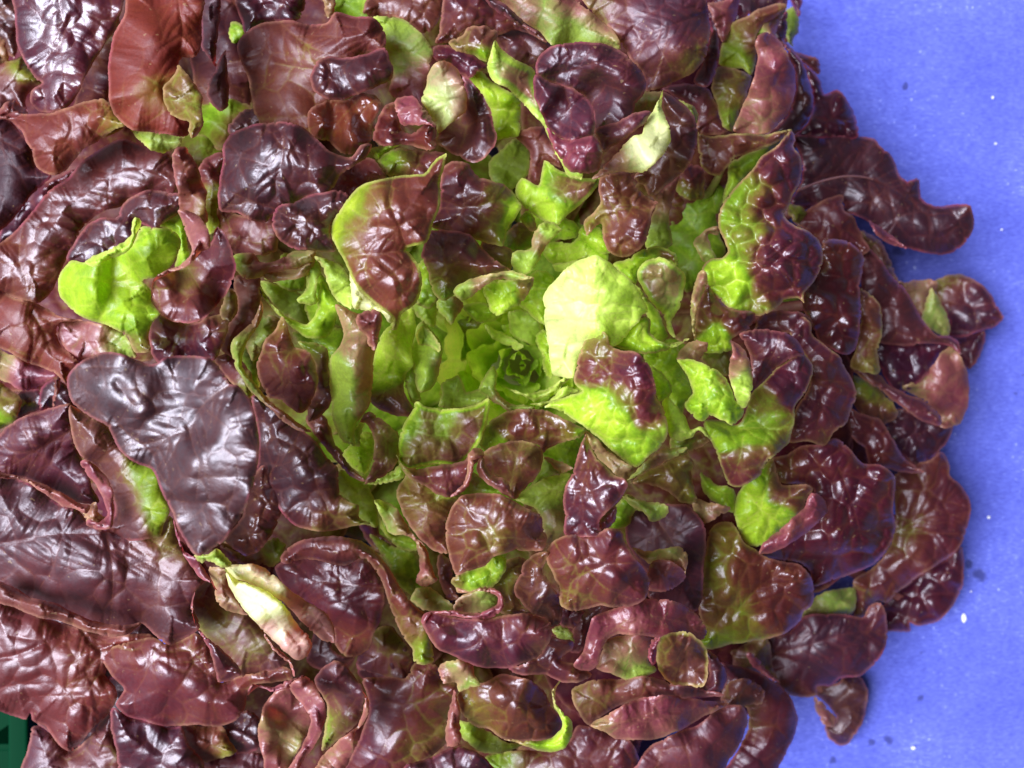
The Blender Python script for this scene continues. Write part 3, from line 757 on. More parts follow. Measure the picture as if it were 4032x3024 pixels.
# rolled green leaves left of the heart
P("E6", "E", 6, "530,640 545,560 600,470 652,530 702,590 714,640 702,700 692,770 652,850 590,882 570,862 558,790 540,700", t="580,720,.02 640,780,.15 680,740,.5 690,620,.1", k='b', g=.32, b=(100, .5), c="620,560,-5 690,590,2 620,760,4 550,700,-3", rl=3, rw=60)
P("E6", "E", 6.6, "560,560 600,500 645,535 690,590 702,640 690,652 668,632 620,612 580,606", t=.22, k='b', g=.5, c="620,575,-4 690,620,2", rl=-2)
P("E6b", "E", 6, "460,430 540,398 562,470 557,560 532,640 545,720 505,780 492,850 522,930 562,990 592,1010 500,1018 420,1002 340,962 295,922 318,700 360,560 420,480", t="480,480,-.05 450,620,-.1 400,750,.05 350,850,.15 440,940,.75 360,950,.85 520,980,.85", g=.24, b=(120, 1.2), c="340,700,-6 470,600,3 540,560,-2 440,960,-2", r=("520,440 450,640 420,860",))
P("E6c", "E", 5.4, "490,760 540,700 562,790 574,870 588,922 540,935 510,862", t=.14, k='b', g=.4)
P("E7", "E", 7.6, "108,380 150,390 190,410 232,430 312,410 352,410 367,450 352,550 332,640 322,720 312,860 292,960 252,1022 222,1062 212,1120 217,1182 170,1167 120,1112 90,1030 78,900 73,760 78,680 120,620 150,550 130,470",
  k='b', t="150,420,.5 180,600,.5 220,640,.7 130,720,.08 180,800,.05 150,950,.1 290,800,.75 270,950,.62 170,1100,.02 260,700,.8", g=.25, b=(85, .7), c="80,800,-6 200,750,4 310,800,-5 150,1100,-2 150,400,-3", rl=3.5, rw=50, r=(("215,420 170,540 120,640", 4),))
P("E7", "E", 8.1, "228,440 320,408 357,420 362,480 347,570 324,640 290,610 285,560 235,520", t=.9, w=.2, g=.35)
P("E8", "D", 6, "1783,108 1850,118 1942,168 1992,238 2022,340 1995,405 1930,372 1868,292 1842,200 1815,150", k='b', t=.1, g=.4, b=(100, .6), r=("1850,180 1920,220 2010,330",))
P("E8b", "D", 5.4, "1718,118 1790,108 1822,170 1802,240 1792,310 1802,360 1760,384 1680,352 1732,300 1742,220", k='b', t=.1, g=.4, b=(100, .5))
P("E8c", "D", 4.8, "1463,243 1532,360 1612,440 1742,487 1782,440 1832,240 1872,300 1922,380 1902,470 1860,560 1750,570 1640,492 1560,422 1498,342", t="1800,350,.05 1700,520,.12 1550,400,.1 1850,480,.1", g=.3, b=(100, .9), rim=(12, -.05), c="1480,270,4 1740,480,4 1850,300,3 1800,540,-4")
P("E8c", "D", 3.2, "1470,240 1560,262 1680,300 1770,380 1780,450 1740,490 1620,445 1535,360", t=.22, k='b', g=.5, c="1520,280,2 1700,400,-6")
P("E8e", "D", 3, "1660,540 1830,530 1930,510 1960,570 1920,640 1890,720 1800,680 1720,620", t=.16, g=.28, b=(80, 1.4))
P("E8g", "D", 3.4, "1600,90 1720,110 1735,220 1720,300 1640,300 1540,250 1500,230 1580,160", t=.2, g=.4)
P("E8h", "D", 4.6, "1480,210 1600,190 1740,160 1720,120 1600,170 1500,180", t="1600,180,.6", k='b')
P("E8i", "E", 4.4, "-40,110 20,190 60,250 90,330 110,400 90,520 0,520 -60,440 -60,250", t=.1, g=.3, b=(90, 1.2))
P("E9", "D", 7, "1457,720 1480,640 1510,570 1560,528 1578,470 1598,448 1622,480 1642,550 1682,622 1752,650 1792,730 1802,800 1782,900 1742,972 1690,992 1640,962 1590,922 1530,902 1490,852 1463,782", t="1560,600,.72 1530,800,.7 1700,800,.9 1600,490,.5 1640,650,.6 1690,950,.85", w=.15, g=.2, b=(140, 3.0), c="1480,750,-2 1560,680,2 1700,780,4 1640,960,-3", r=(("1665,630 1620,690 1640,800 1590,910", 5),))
P("E9b", "D", 5.4, "1690,590 1800,600 1862,642 1862,740 1887,820 1872,950 1832,1002 1750,1040 1740,972 1790,860 1792,740 1740,650", t="1800,640,.3 1850,900,.85 1830,760,.75", g=.2, b=(100, 1.8))
P("E9c", "D", 5, "1390,560 1430,480 1482,440 1542,440 1592,462 1560,530 1510,582 1482,650 1440,700 1400,640", k='b', t="1500,480,.2 1440,600,.35 1580,470,.6", g=.4, r=("1450,600 1500,520 1580,460",))
P("E9d", "D", 6.2, "1478,350 1490,430 1450,520 1400,600 1380,660 1372,720 1400,780 1450,830 1540,930 1650,1020 1772,1105 1700,1095 1600,1035 1520,962 1430,880 1370,790 1328,720 1308,640 1318,580 1378,530 1450,440", k='b', t="1450,440,.6 1340,600,.35 1360,720,.25 1440,850,.3 1600,1000,.7 1740,1090,.85", g=.35, c="1320,620,2 1440,480,-3 1380,740,-1 1700,1080,-2", b=(120, .6), rl=2)
P("E9e", "D", 3.4, "1370,640 1440,600 1490,640 1460,760 1470,850 1420,850 1380,760", t=.3, g=.4)
P("D10a", "D", 5, "1335,215 1470,220 1480,350 1487,430 1390,535 1330,600 1320,680 1260,640 1290,500 1340,420", t="1400,300,.75 1440,400,.8 1310,600,.6", w=.3, g=.45, b=(150, .8))
P("D10b", "D", 5.8, "1305,290 1345,335 1342,430 1302,480 1250,460 1265,360", t=.5, g=.4)
P("D11", "D", 5.6, "850,500 895,435 960,460 1050,488 1120,480 1200,440 1295,450 1295,520 1262,600 1242,662 1210,700 1100,720 920,720 870,680 848,590", t="1010,490,.6 950,600,.92 1150,580,.97 1260,470,.5", g=.18, b=(140, 2.6), r=("1060,500 1050,620 1030,700",), c="900,600,2 1050,600,-2 1180,560,3")
P("D11b", "D", 4.6, "1220,690 1300,650 1420,760 1440,860 1420,910 1330,840 1280,790", t="1350,760,.8 1410,850,.3", g=.3)
# the big purple heart shaped leaf
P("D12", "D", 10.8, "384,790 420,740 480,690 560,655 640,648 720,665 780,695 840,715 890,708 930,680 1010,672 1100,670 1190,690 1250,740 1285,790 1302,828 1350,835 1402,890 1432,960 1452,1040 1467,1140 1462,1260 1442,1380 1412,1480 1372,1580 1312,1662 1252,1732 1182,1772 1130,1802 1090,1782 1050,1722 1010,1652 980,1572 940,1492 900,1402 862,1312 790,1282 730,1252 680,1202 640,1132 600,1062 540,1032 470,992 410,932 385,860",
  t="600,850,.93 1100,900,.95 1200,1300,.92 1150,1700,.88", g=.32, cu=.35, sp=1.4, b=(150, 1.9), c="410,820,-4 640,850,0 830,850,2 960,860,-4 1000,760,-3 1130,800,-1 1270,850,1 1400,1000,4 1000,1060,-4 880,1240,-3 960,1200,-1 1100,1300,4 1250,1400,2 1400,1350,5 1230,1650,1 1050,1650,-3 1120,1790,-4 600,1050,-2",
  r=(("1290,840 1200,900 1120,990 1070,1080 940,1140 875,1230", 6), ("870,1230 900,1330 960,1420 1010,1490 1140,1500 1260,1500 1370,1430", 4), "940,1140 780,1160 640,1010", "1070,1080 1100,1200 1130,1290 1110,1480", "660,820 760,950 840,930 890,910"))
P("D13", "D", 6, "-60,250 60,330 200,370 330,440 472,470 340,480 322,520 342,600 402,660 442,712 387,780 377,827 300,762 200,722 100,682 40,642 -60,600", t="100,450,.82 300,650,.8 200,600,.76", w=.5, sp=.7, g=.38, b=(150, 1.4), r=(("180,430 240,520 310,700", 4),), c="50,400,2 300,520,-2 350,780,-3")
P("D14", "D", 5.6, "318,460 400,468 520,478 640,508 722,560 748,620 775,670 640,690 500,700 430,712 388,650 343,590 328,520", t="450,520,.85 550,590,.7 690,570,.2 420,620,.85 660,620,.4", k='b', g=.33, b=(90, 1.4))
P("D15", "D", 5, "-60,610 50,658 120,690 230,730 320,775 262,822 192,862 130,867 60,832 -60,760", t="0,720,.45 150,800,1 250,780,.9", k='b', g=.36, r=("120,700 115,800",))
P("D16", "D", 2.6, "-60,800 60,860 120,920 90,1030 -60,1100", t="20,950,.5 0,1000,.25", g=.18, b=(70, 2))
P("D16b", "D", 2, "110,880 220,860 240,960 140,1010 80,1040", t=1, g=.18)
P("D17", "D", 3.6, "318,800 342,775 335,860 298,965 305,880", t=.85, w=.4)
P("D17b", "D", 2.4, "230,860 300,800 400,860 400,960 300,970 230,980", t=.97, g=.2)
P("D18", "D", 6, "-60,1190 20,1090 100,1030 200,990 300,965 400,940 415,1010 405,1100 440,1200 480,1290 520,1400 560,1500 440,1500 300,1430 200,1390 100,1360 -60,1330", t="200,1080,.92 60,1150,.9 350,1050,.9 400,1300,.97", g=.33, b=(140, 1.8), c="100,1080,3 350,1000,2 330,1300,-7 100,1330,-2 480,1450,-8", r=("390,1100 250,1180 20,1320",))
P("D19", "D", 7, "400,950 470,990 540,1030 600,1060 660,1130 720,1210 780,1260 870,1300 910,1400 940,1480 960,1560 925,1630 905,1690 640,1700 600,1650 650,1560 630,1430 580,1350 500,1270 470,1250 430,1180 400,1100", t="500,1100,.75 620,1150,.72 840,1400,.15 870,1550,.1 780,1300,.25 700,1500,.9 600,1280,.82 720,1640,.9", w=.15, g=.33, b=(110, 1.4), c="420,1050,2 700,1400,-4 900,1500,1")
P("D20", "D", 8.8, "458,1272 492,1258 562,1308 612,1370 637,1420 647,1500 642,1580 632,1642 602,1658 540,1652 490,1626 500,1600 560,1612 605,1570 590,1490 540,1400 492,1340", k='b', t="520,1320,.86 600,1450,.82 620,1580,.85 540,1640,.82", g=.33, c="480,1280,-3 600,1400,3 560,1640,2", b=(140, .8))
P("D20", "D", 7.8, "473,1572 490,1530 546,1500 562,1560 605,1590 560,1632 500,1615", t=.55, w=.7, k='b', g=.4)
P("D21", "D", 8.2, "-60,1318 60,1343 180,1378 272,1408 372,1460 442,1500 508,1520 490,1565 440,1545 340,1513 230,1435 120,1375 -60,1350", k='b', t=.78, w=.5, g=.38, rl=2)
# ------------------------------------------------------------------ lower left
P("G1", "G", 7, "-60,-30 100,12 230,85 340,165 440,195 500,260 560,300 640,320 760,320 890,290 965,225 1005,300 1030,440 1100,520 1155,600 1115,650 1100,760 1130,860 1080,905 1020,935 965,962 900,927 850,882 800,842 740,892 640,912 540,892 440,862 330,822 220,802 100,752 -60,690",
  t="150,150,.97 400,450,.95 700,500,.93 930,350,.4 900,650,.8 1000,800,.85 600,860,.84 200,740,.84", w=.1, g=.33, b=(150, 3.0), c="100,100,2 400,250,1 250,700,-4 600,870,-5 960,300,-4 1050,800,-4 400,500,3", r=(("-60,395 200,350 400,330 640,325 900,300", 6), "350,340 300,520 220,640", "600,330 640,560 620,880"))
P("G1r", "G", 7.9, "-60,600 60,625 180,690 300,720 420,780 560,830 700,850 800,838 742,895 640,915 540,895 440,865 330,825 220,805 100,755 -60,695", t=.8, w=.5, g=.42, rl=2, c="100,640,-2 200,780,2 600,850,-2 640,910,2")
P("G3", "G", 8.3, "1098,452 1170,448 1230,418 1282,460 1315,512 1270,524 1200,492 1130,490", t=.24, k='b', g=.4)
P("G4", "G", 7.4, "985,250 1050,430 1110,470 1180,560 1232,660 1190,610 1130,575 1060,480 1010,380", t=.92, k='b', g=.35, rl=1)
P("G5", "G", 8, "1276,518 1350,503 1440,503 1502,528 1572,578 1642,650 1722,700 1802,750 1872,810 1902,890 1893,948 1830,932 1740,862 1660,770 1590,710 1500,660 1400,610 1320,575", k='b', pl='1300,540,.5 1500,580,.5 1700,760,.35 1850,880,.2', t="1400,540,.28 1550,620,.4 1700,760,.75 1850,880,.8 1480,520,.5", g=.33, b=(110, .8), c="1300,540,-2 1500,560,3 1850,880,-4", r=("1290,530 1500,640 1700,780",))
P("G5", "G", 8.5, "1278,528 1332,580 1422,620 1522,660 1602,722 1642,780 1702,860 1752,910 1767,960 1742,1022 1690,1052 1630,1012 1560,942 1500,892 1440,822 1370,742 1310,650", k='b', pl='1400,680,1 1600,860,.9 1700,960,.45', t="1400,680,-.25 1500,760,-.25 1350,620,.0 1600,860,.25 1680,950,.72 1520,850,.55", g=.35, b=(110, .6), c="1300,580,-2 1350,700,-4 1500,720,4 1560,900,-5 1700,980,-4", rl=3)
P("G5", "G", 7.3, "1188,520 1270,530 1312,650 1382,760 1402,790 1300,770 1230,722 1218,640 1190,570", t=.55, k='b', g=.4, rl=1)
P("G6", "G", 6, "1105,640 1200,590 1235,700 1400,780 1500,880 1565,980 1645,1045 1600,1090 1450,1130 1370,1140 1250,1050 1190,950 1120,860 1090,740", t="1200,820,.42 1300,900,.62 1450,1000,.55 1500,1090,.78 1150,700,.6", g=.4, b=(100, 1.2), c="1200,850,-3 1450,900,-5")
P("G6", "G", 7.2, "1108,650 1092,740 1112,850 1172,920 1232,960 1292,1020 1352,1080 1375,1122 1320,1152 1240,1174 1217,1080 1190,1000 1150,920 1100,830 1083,740", t="1100,800,.95 1250,1050,.97 1300,1120,.95", k='t', g=.2, b=(120, 1.2), c="1100,720,0 1250,1080,3 1340,1120,-2")
P("G6c", "G", 6.8, "1500,895 1542,960 1622,1020 1662,1080 1667,1145 1640,1070 1575,1015 1508,930", t=.8, w=.5, k='b', rl=1)
P("G7", "G", 4.6, "-60,700 220,805 330,825 460,870 620,910 700,905 860,900 885,950 750,985 650,1010 600,1130 655,1200 662,1260 602,1362 522,1442 452,1522 400,1565 350,1542 300,1482 260,1422 182,1392 170,1350 150,1385 100,1370 0,1337 -60,1330",
  t="80,900,.97 80,1200,.97 200,1080,.95 300,930,.75 480,1180,.72 700,950,.74 560,1250,.75 380,1420,.85 430,1050,.78 240,1300,.93", w=.42, g=.27, b=(125, 2.6), c="50,1000,2 300,1300,-1 400,1540,-5 620,1250,-3 600,950,-2", r=(("460,870 520,960 570,1000 560,1110 500,1220 430,1290", 4), "570,1000 700,985 875,950", ("-60,1050 120,1010 250,950 440,870", 4), "-60,1230 180,1160 250,1130 330,1180 410,1330", "380,1200 400,1080 480,1000"))
P("G8", "G", 5.2, "570,1010 700,950 860,920 960,955 1040,930 1100,890 1180,960 1225,1060 1245,1175 1370,1130 1450,1120 1560,1075 1645,1100 1655,1150 1560,1172 1442,1192 1402,1232 1392,1312 1340,1382 1250,1422 1100,1417 950,1422 820,1392 700,1352 655,1302 700,1212 650,1152 600,1082",
  t="800,1000,.75 900,1150,.93 800,1280,.97 1100,1250,.85 1180,1320,.78 1300,1300,.9 1500,1130,.68 1000,1000,.7", w=.2, g=.24, b=(130, 2.8), c="700,1200,-1 900,1150,3 1100,1250,1 1000,1410,-4 1350,1350,-3 1550,1120,1", r=("1240,1180 1150,1060 1030,940", "880,980 800,1180 700,1300"))
P("G9", "G", 3.6, "130,1620 170,1510 182,1430 222,1420 262,1440 322,1510 390,1560 452,1530 542,1440 622,1340 650,1420 665,1560 700,1720 110,1720", t="250,1520,.9 560,1500,.85 400,1640,.75 580,1620,.72", g=.33, b=(130, 2.0))
P("G10", "G", 4.4, "625,1420 640,1318 700,1350 822,1390 952,1425 1030,1428 1062,1520 1142,1600 1155,1720 680,1720 662,1560", t=.97, g=.25, b=(130, 2.6), c="700,1400,3 900,1500,0")
P("G11", "G", 3.8, "1020,1418 1150,1420 1260,1420 1300,1500 1345,1562 1262,1602 1150,1622 1090,1555 1045,1490", t="1100,1480,.74 1200,1500,.72 1280,1530,.4", w=.5, g=.35, b=(110, 1.6))
P("G11b", "G", 3.4, "1250,1420 1400,1330 1480,1390 1485,1530 1345,1580", t=.92, g=.25)
P("G11c", "G", 3.0, "1145,1600 1345,1565 1510,1590 1535,1720 1145,1720", t=.9, w=.2, g=.4)
P("G12", "G", 4.8, "1465,1500 1470,1400 1500,1300 1560,1228 1642,1188 1722,1210 1790,1280 1780,1400 1720,1500 1670,1600 1650,1720 1520,1720 1490,1600", k='b', t="1580,1420,.5 1560,1270,.75 1640,1520,.45 1520,1550,.85 1700,1300,.8", g=.25, b=(130, 1.6), c="1500,1450,2 1620,1450,-6 1600,1660,0")
P("G12", "G", 6.4, "1640,1192 1722,1138 1772,1163 1802,1220 1842,1290 1850,1352 1830,1430 1790,1530 1722,1610 1655,1720 1610,1720 1680,1590 1750,1450 1762,1390 1712,1300", k='b', t="1700,1230,.85 1780,1320,.83 1750,1500,.85 1820,1400,.88", g=.35, b=(140, .8), c="1680,1220,-2 1800,1300,3 1700,1600,-2")
P("G12", "G", 6, "1400,1250 1430,1184 1540,1200 1655,1153 1722,1137 1660,1195 1560,1225 1450,1205 1415,1240", k='b', t=.86, g=.38, rl=1)
P("G13", "G", 5.6, "1780,1170 1822,1100 1900,1048 1962,1080 2012,1140 2067,1230 2062,1300 2032,1402 1952,1472 1862,1545 1830,1560 1855,1350 1842,1270", t="1930,1130,.9 1960,1280,.88 1870,1380,.3 1980,1400,.7", g=.36, b=(110, 1.4), c="1900,1070,3 2050,1260,3 1880,1380,-6")
P("G13", "G", 6.8, "1830,1585 1930,1495 2030,1412 2068,1280 2050,1215 2092,1285 2077,1385 2010,1462 2005,1560 1962,1650 1920,1720 1740,1720 1800,1640", k='b', t="2070,1330,.85 1900,1560,.75 1850,1660,.72 1970,1560,.9", w=.15, g=.3, c="2070,1300,3 1850,1680,-2", b=(120, .8))
P("G15", "D", 4.6, "1400,1420 1440,1340 1500,1290 1560,1420 1600,1520 1590,1580 1540,1680 1480,1770 1400,1800 1330,1770 1280,1720 1320,1650 1370,1580", t="1450,1500,.98 1450,1640,.93 1380,1720,.85", g=.17, b=(75, 2.8))
P("G15b", "D", 3, "1250,1740 1400,1800 1560,1700 1620,1740 1560,1860 1420,1860 1300,1830", t="1400,1780,.7 1550,1740,.3", g=.25, b=(80, 1.8))
P("G16", "D", 5.0, "1425,900 1480,880 1560,960 1640,1035 1740,1105 1812,1180 1872,1270 1917,1310 1922,1400 1932,1450 1982,1500 2032,1520 2037,1590 2097,1620 1980,1642 1900,1662 1800,1662 1700,1642 1620,1592 1560,1502 1520,1432 1480,1400 1440,1420 1462,1250 1467,1130 1452,1030", t="1600,1050,.9 1550,1200,.98 1750,1250,.93 1700,1500,1 1850,1450,.93 1950,1560,.85 2060,1605,.08 2020,1540,.3 1850,1650,.6", g=.23, b=(110, 2.8), c="1500,950,2 1550,1150,-4 1750,1230,3 1700,1550,-1 2080,1620,-3 1900,1400,1", r=("1500,1390 1560,1290 1600,1180", "1500,1390 1560,1480 1640,1590"))
P("D24", "D", 4.6, "1735,1020 1830,1000 1872,1080 1902,1170 1952,1220 2002,1310 2085,1385 2000,1358 1930,1295 1850,1195 1770,1100", t=.86, w=.1, g=.2, b=(90, 1.8))
P("D24b", "D", 2.8, "1900,1400 1930,1320 2080,1400 2130,1500 2140,1640 2040,1600 1980,1500", t=.1, g=.3, k='b', r=("2080,1420 2060,1500 2120,1620",))
P("G9f", "G", 1.2, "210,1400 300,1280 500,1180 700,1150 900,1350 850,1500 520,1560 330,1480", t=.95, g=.3, b=(110, 2))
P("G7f", "G", 3, "440,840 600,800 780,780 900,860 880,980 780,1020 650,1130 600,1180 530,1020", t=1, g=.15, b=(110, 2))
P("G7g", "G", 2, "-60,640 300,700 500,800 400,950 200,1000 -60,1000", t=.95, g=.3, b=(110, 2))
# ------------------------------------------------------------------ below the heart
P("E10", "E", 7, "243,1045 290,988 342,1010 402,1060 462,1110 472,1180 462,1250 432,1310 380,1352 270,1398 302,1330 322,1230 322,1150 302,1080 272,1052", t="300,1030,.8 380,1150,.68 440,1150,.3 350,1300,.75", w=.1, g=.33, b=(90, 1.2), c="280,1020,2 320,1200,3 450,1200,-3", r=("330,1040 390,1150 380,1300",))
P("E10b", "E", 5.8, "148,1230 190,1170 262,1098 312,1110 327,1200 302,1290 270,1342 200,1302", t=.03, g=.24, b=(90, 1.5))
P("E10c", "E", 5.2, "265,1396 400,1338 475,1288 505,1350 420,1387 320,1402", t="350,1380,.12 440,1330,.12", k='b', g=.35)
P("E10d", "E", 6.6, "203,1182 213,1090 252,1038 266,1060 250,1110 242,1182", t=.06, k='b', rl=1)
P("E11", "E", 6.8, "562,932 620,955 740,970 862,960 932,930 977,903 977,980 952,1080 912,1180 850,1260 780,1292 700,1285 600,1300 520,1320 468,1285 453,1220 468,1120 500,1040 540,990",
  t="560,1040,.12 640,1040,.55 720,1100,.25 740,1000,.25 880,1060,.85 800,1180,.8 620,1200,.7 520,1200,.55 940,960,.6 480,1130,.15", rim=(22, .05), g=.36, b=(85, 1.6), c="600,960,4 900,950,4 700,1150,-4 480,1250,3", r=("560,1100 640,1120 760,1120",))
P("E11b", "E", 4.8, "690,955 705,900 705,830 760,795 800,780 852,870 912,862 975,903 870,957 760,972", t="760,880,.14 850,920,.14", k='b', g=.3, b=(80, .8), r=("720,870 790,930 900,900",))
P("E12", "E", 7.5, "453,1232 482,1282 560,1312 650,1295 760,1282 850,1250 870,1215 905,1195 942,1212 940,1245 890,1290 872,1370 832,1432 752,1472 680,1452 600,1402 540,1372 490,1332", t="510,1310,.4 600,1350,.8 740,1380,.88 820,1330,.92 900,1220,.95 680,1430,.85", g=.27, b=(120, 1.4), rl=2.6, c="480,1280,0 640,1350,3 870,1260,3 740,1460,-3")
P("E12", "E", 8.1, "855,1225 880,1200 905,1192 942,1210 948,1240 895,1262 882,1330 862,1402 802,1455 750,1474 815,1410 850,1330 855,1270", k='b', t=.9, g=.33, rl=1.5)
P("E13", "E", 6.9, "930,1230 1000,1180 1090,1158 1160,1148 1250,1178 1282,1220 1277,1290 1232,1370 1160,1442 1115,1485 1090,1440 1060,1390 980,1350 920,1300", t="1040,1250,.78 1200,1230,.8 1130,1400,.66 1250,1200,.6", w=.2, g=.4, b=(130, 1.6), c="950,1260,0 1080,1230,2 1240,1250,-1 1120,1470,-4", r=("1090,1440 1120,1300 1150,1160",))
P("E13", "E", 7.9, "905,1290 938,1240 952,1268 982,1330 1062,1370 1102,1422 1114,1480 1060,1455 980,1402 920,1352", k='t', t=.96, g=.3, rl=1.6)
P("E14", "E", 6.2, "925,1180 940,1120 962,1060 1022,1010 1100,980 1200,968 1302,980 1362,1010 1432,1040 1525,1094 1490,1132 1400,1162 1312,1192 1285,1218 1260,1180 1150,1160 1050,1180 960,1212", t="970,1110,.12 1060,1040,.75 1150,1060,.9 1250,1040,.92 1400,1080,.8 1500,1095,.15 1280,1180,.9 1000,1180,.1", g=.17, b=(90, 2.4), c="960,1150,-2 1200,1030,3 1500,1095,-3 1290,1190,-3")
P("E15", "E", 5, "1125,1485 1190,1420 1280,1370 1440,1335 1415,1400 1400,1480 1412,1600 1385,1720 1290,1740 1275,1590 1240,1540 1180,1512", t="1250,1450,.1 1350,1400,.06 1320,1600,.4 1370,1680,.5", k='b', g=.36, b=(110, .8), r=("1400,1380 1300,1450 1180,1490",))
P("E16", "E", 3.4, "1270,1215 1330,1185 1450,1140 1500,1200 1480,1300 1440,1350 1330,1310 1290,1270", t=.14, g=.3, b=(80, 1))
P("E16b", "E", 4.6, "1215,1410 1262,1300 1290,1240 1395,1330 1440,1345 1280,1375", t="1290,1320,.12 1380,1330,.5", k='b', g=.4)
P("E16c", "E", 5.4, "1285,1240 1340,1255 1450,1308 1440,1318 1380,1330 1330,1290", k='b', t=.6, rl=.6)
# tall purple hour-glass leaf
P("E17", "E", 8.6, "1397,1500 1402,1440 1442,1340 1470,1270 1490,1190 1530,1106 1547,1180 1592,1250 1642,1300 1692,1350 1742,1370 1767,1400 1742,1450 1692,1512 1640,1560 1605,1610 1610,1685 1500,1698 1410,1690 1405,1600", t="1500,1350,.94 1600,1350,.85 1650,1450,.9 1500,1600,.97 1530,1150,.9", cu=.6, sp=1.3, g=.2, b=(105, 2.8), c="1530,1120,-4 1420,1450,-3 1580,1420,2 1740,1400,1 1450,1650,-4 1590,1650,0", r=(("1530,1150 1540,1300 1500,1430 1510,1560 1480,1690", 4),))
P("E17", "H", 8.3, "1308,420 1342,370 1420,336 1500,332 1605,325 1650,298 1722,310 1752,380 1802,470 1862,540 1887,600 1872,680 1832,722 1702,747 1602,742 1530,757 1450,767 1388,742 1368,640 1328,540 1303,470", t="1400,450,.85 1420,620,.62 1550,450,.92 1700,550,.93 1820,640,.93 1600,680,.8 1450,720,.8 1700,350,.93", g=.22, b=(140, 2.4), c="1350,450,-1 1450,400,3 1560,560,-2 1700,500,3 1850,640,-3 1450,740,-3", r=(("1480,340 1500,440 1540,545", 5), "1540,545 1640,640 1780,700", "1540,545 1680,500 1800,500", "1540,545 1450,600 1420,720"))
P("E17", "H", 8.0, "1602,262 1635,195 1690,165 1697,240 1660,295 1615,305", t=.97, g=.3)
P("H3", "H", 8, "730,330 738,240 768,170 820,120 900,98 1000,103 1090,128 1162,170 1222,205 1272,225 1282,290 1302,350 1282,422 1202,432 1122,422 1052,450 992,470 952,512 902,527 850,547 790,562 763,500 738,420",
  t="850,180,.82 800,350,.86 1000,170,.88 1150,250,.93 1200,380,.92 1030,360,.5 900,300,.76 900,480,.8 1080,420,.5", w=.12, g=.24, b=(125, 2.6), c="760,350,-1 850,180,3 1000,220,0 1100,260,4 1280,350,-4 900,450,1", r=(("980,420 1015,350 960,250", 4), "980,420 880,470 800,540", "980,420 920,310 820,330", "1015,350 1150,360 1270,380"))
P("H3n", "H", 6.4, "780,570 850,540 950,505 1010,440 1070,470 1060,560 1010,620 940,645 860,662 790,645 763,600", t="880,600,.2 1020,500,.15 800,610,.5", g=.28, b=(80, 1.2), r=(("1000,460 985,560 1000,640", 7),))
P("H4", "H", 7, "450,90 480,30 520,-20 620,-20 720,50 770,100 830,110 770,170 740,240 730,330 745,440 700,445 620,392 550,322 498,242 468,160", t="520,100,.48 620,200,.66 700,100,.3 650,320,.72 550,260,.62", w=.3, g=.36, b=(130, 1.2), c="480,120,2 700,200,-3 700,420,-3", r=("500,150 620,160 720,120",))
P("H4b", "H", 5.4, "620,0 800,-60 900,-10 1050,60 1110,100 1090,135 960,130 830,150 720,130", t="780,60,.12 900,40,.55 1000,90,.2", g=.3, b=(80, 1.2))
P("H5", "H", 7.6, "790,640 860,657 940,632 1010,645 1055,690 1060,742 1020,792 952,820 860,812 760,797 650,790 600,850 590,825 605,790 660,770 780,765 880,782 960,762 1020,730 1025,690 980,662 900,658 800,665", k='b', t="900,640,.6 1040,720,.88 950,800,.88 700,780,.82 600,820,.85", g=.33, b=(140, .4), rl=1.4, c="800,650,-2 1040,700,2 900,800,2")
P("H5", "H", 6.2, "770,740 800,700 880,655 962,652 1030,690 1025,735 962,768 862,785 780,775", k='b', t="950,700,.3 840,720,.55 900,760,.4", g=.36, b=(90, .8), c="900,660,2 920,740,-3")
P("H6", "H", 7.8, "590,835 612,795 680,780 760,797 870,814 960,820 1012,800 1100,788 1230,788 1322,830 1332,880 1312,952 1252,1032 1172,1062 1080,1092 982,1094 880,1072 800,1037 700,992 650,942 610,872", t="700,880,.93 900,930,1 1100,950,.97 1250,880,.85 650,830,.8 1000,840,.85", g=.27, b=(140, 1.6), c="620,850,-2 760,900,1 930,930,1 1060,930,-2 1110,930,3 1200,930,0 980,1080,-5 1250,1020,-3", r=("720,840 900,850 1000,1060", "1060,840 1050,960 1080,1080", "760,1000 900,960 960,850"))
P("H7", "H", 7.2, "1145,570 1180,490 1242,440 1310,436 1302,480 1277,540 1332,620 1382,700 1394,790 1372,842 1315,862 1290,810 1220,780 1140,700 1118,640", t="1200,560,.9 1270,650,.92 1340,780,.93 1250,480,.75 1180,650,.85", g=.24, b=(80, 2.0), c="1160,600,-3 1280,600,3 1380,780,-2")
P("H7", "H", 5.6, "990,640 1000,570 1050,500 1150,460 1200,490 1150,580 1120,660 1150,720 1250,790 1100,800 1040,780 1065,720", t="1060,580,.4 1080,700,.55 1130,520,.75 1150,760,.7", g=.22, b=(80, 1.8))
P("H8", "H", 4.8, "570,640 650,638 702,680 772,740 772,770 660,772 600,760 530,700", t="620,680,.35 700,720,.3 640,760,.45", k='b', g=.35)
P("H8b", "H", 5.8, "563,612 582,520 570,420 560,370 612,400 642,480 662,550 683,590 642,622 580,627", t="620,540,.78 600,420,.6 640,600,.6", k='b', w=.2, g=.4, rl=3)
P("H8c", "H", 5.8, "325,140 420,160 482,230 542,330 582,370 612,400 570,380 520,345 430,335 405,320 368,240", t="360,170,.1 450,240,.5 520,300,.7 420,320,.2", k='b', g=.35)
P("H8d", "H", 4, "345,180 430,330 560,350 600,420 520,430 430,385 355,280", t=.12, g=.28, b=(70, 1.4), r=("350,220 400,340 560,380",))
P("H8e", "H", 4.6, "700,440 762,490 772,560 792,640 802,700 740,700 700,610 680,500", t=.74, g=.25, b=(80, 1.6))
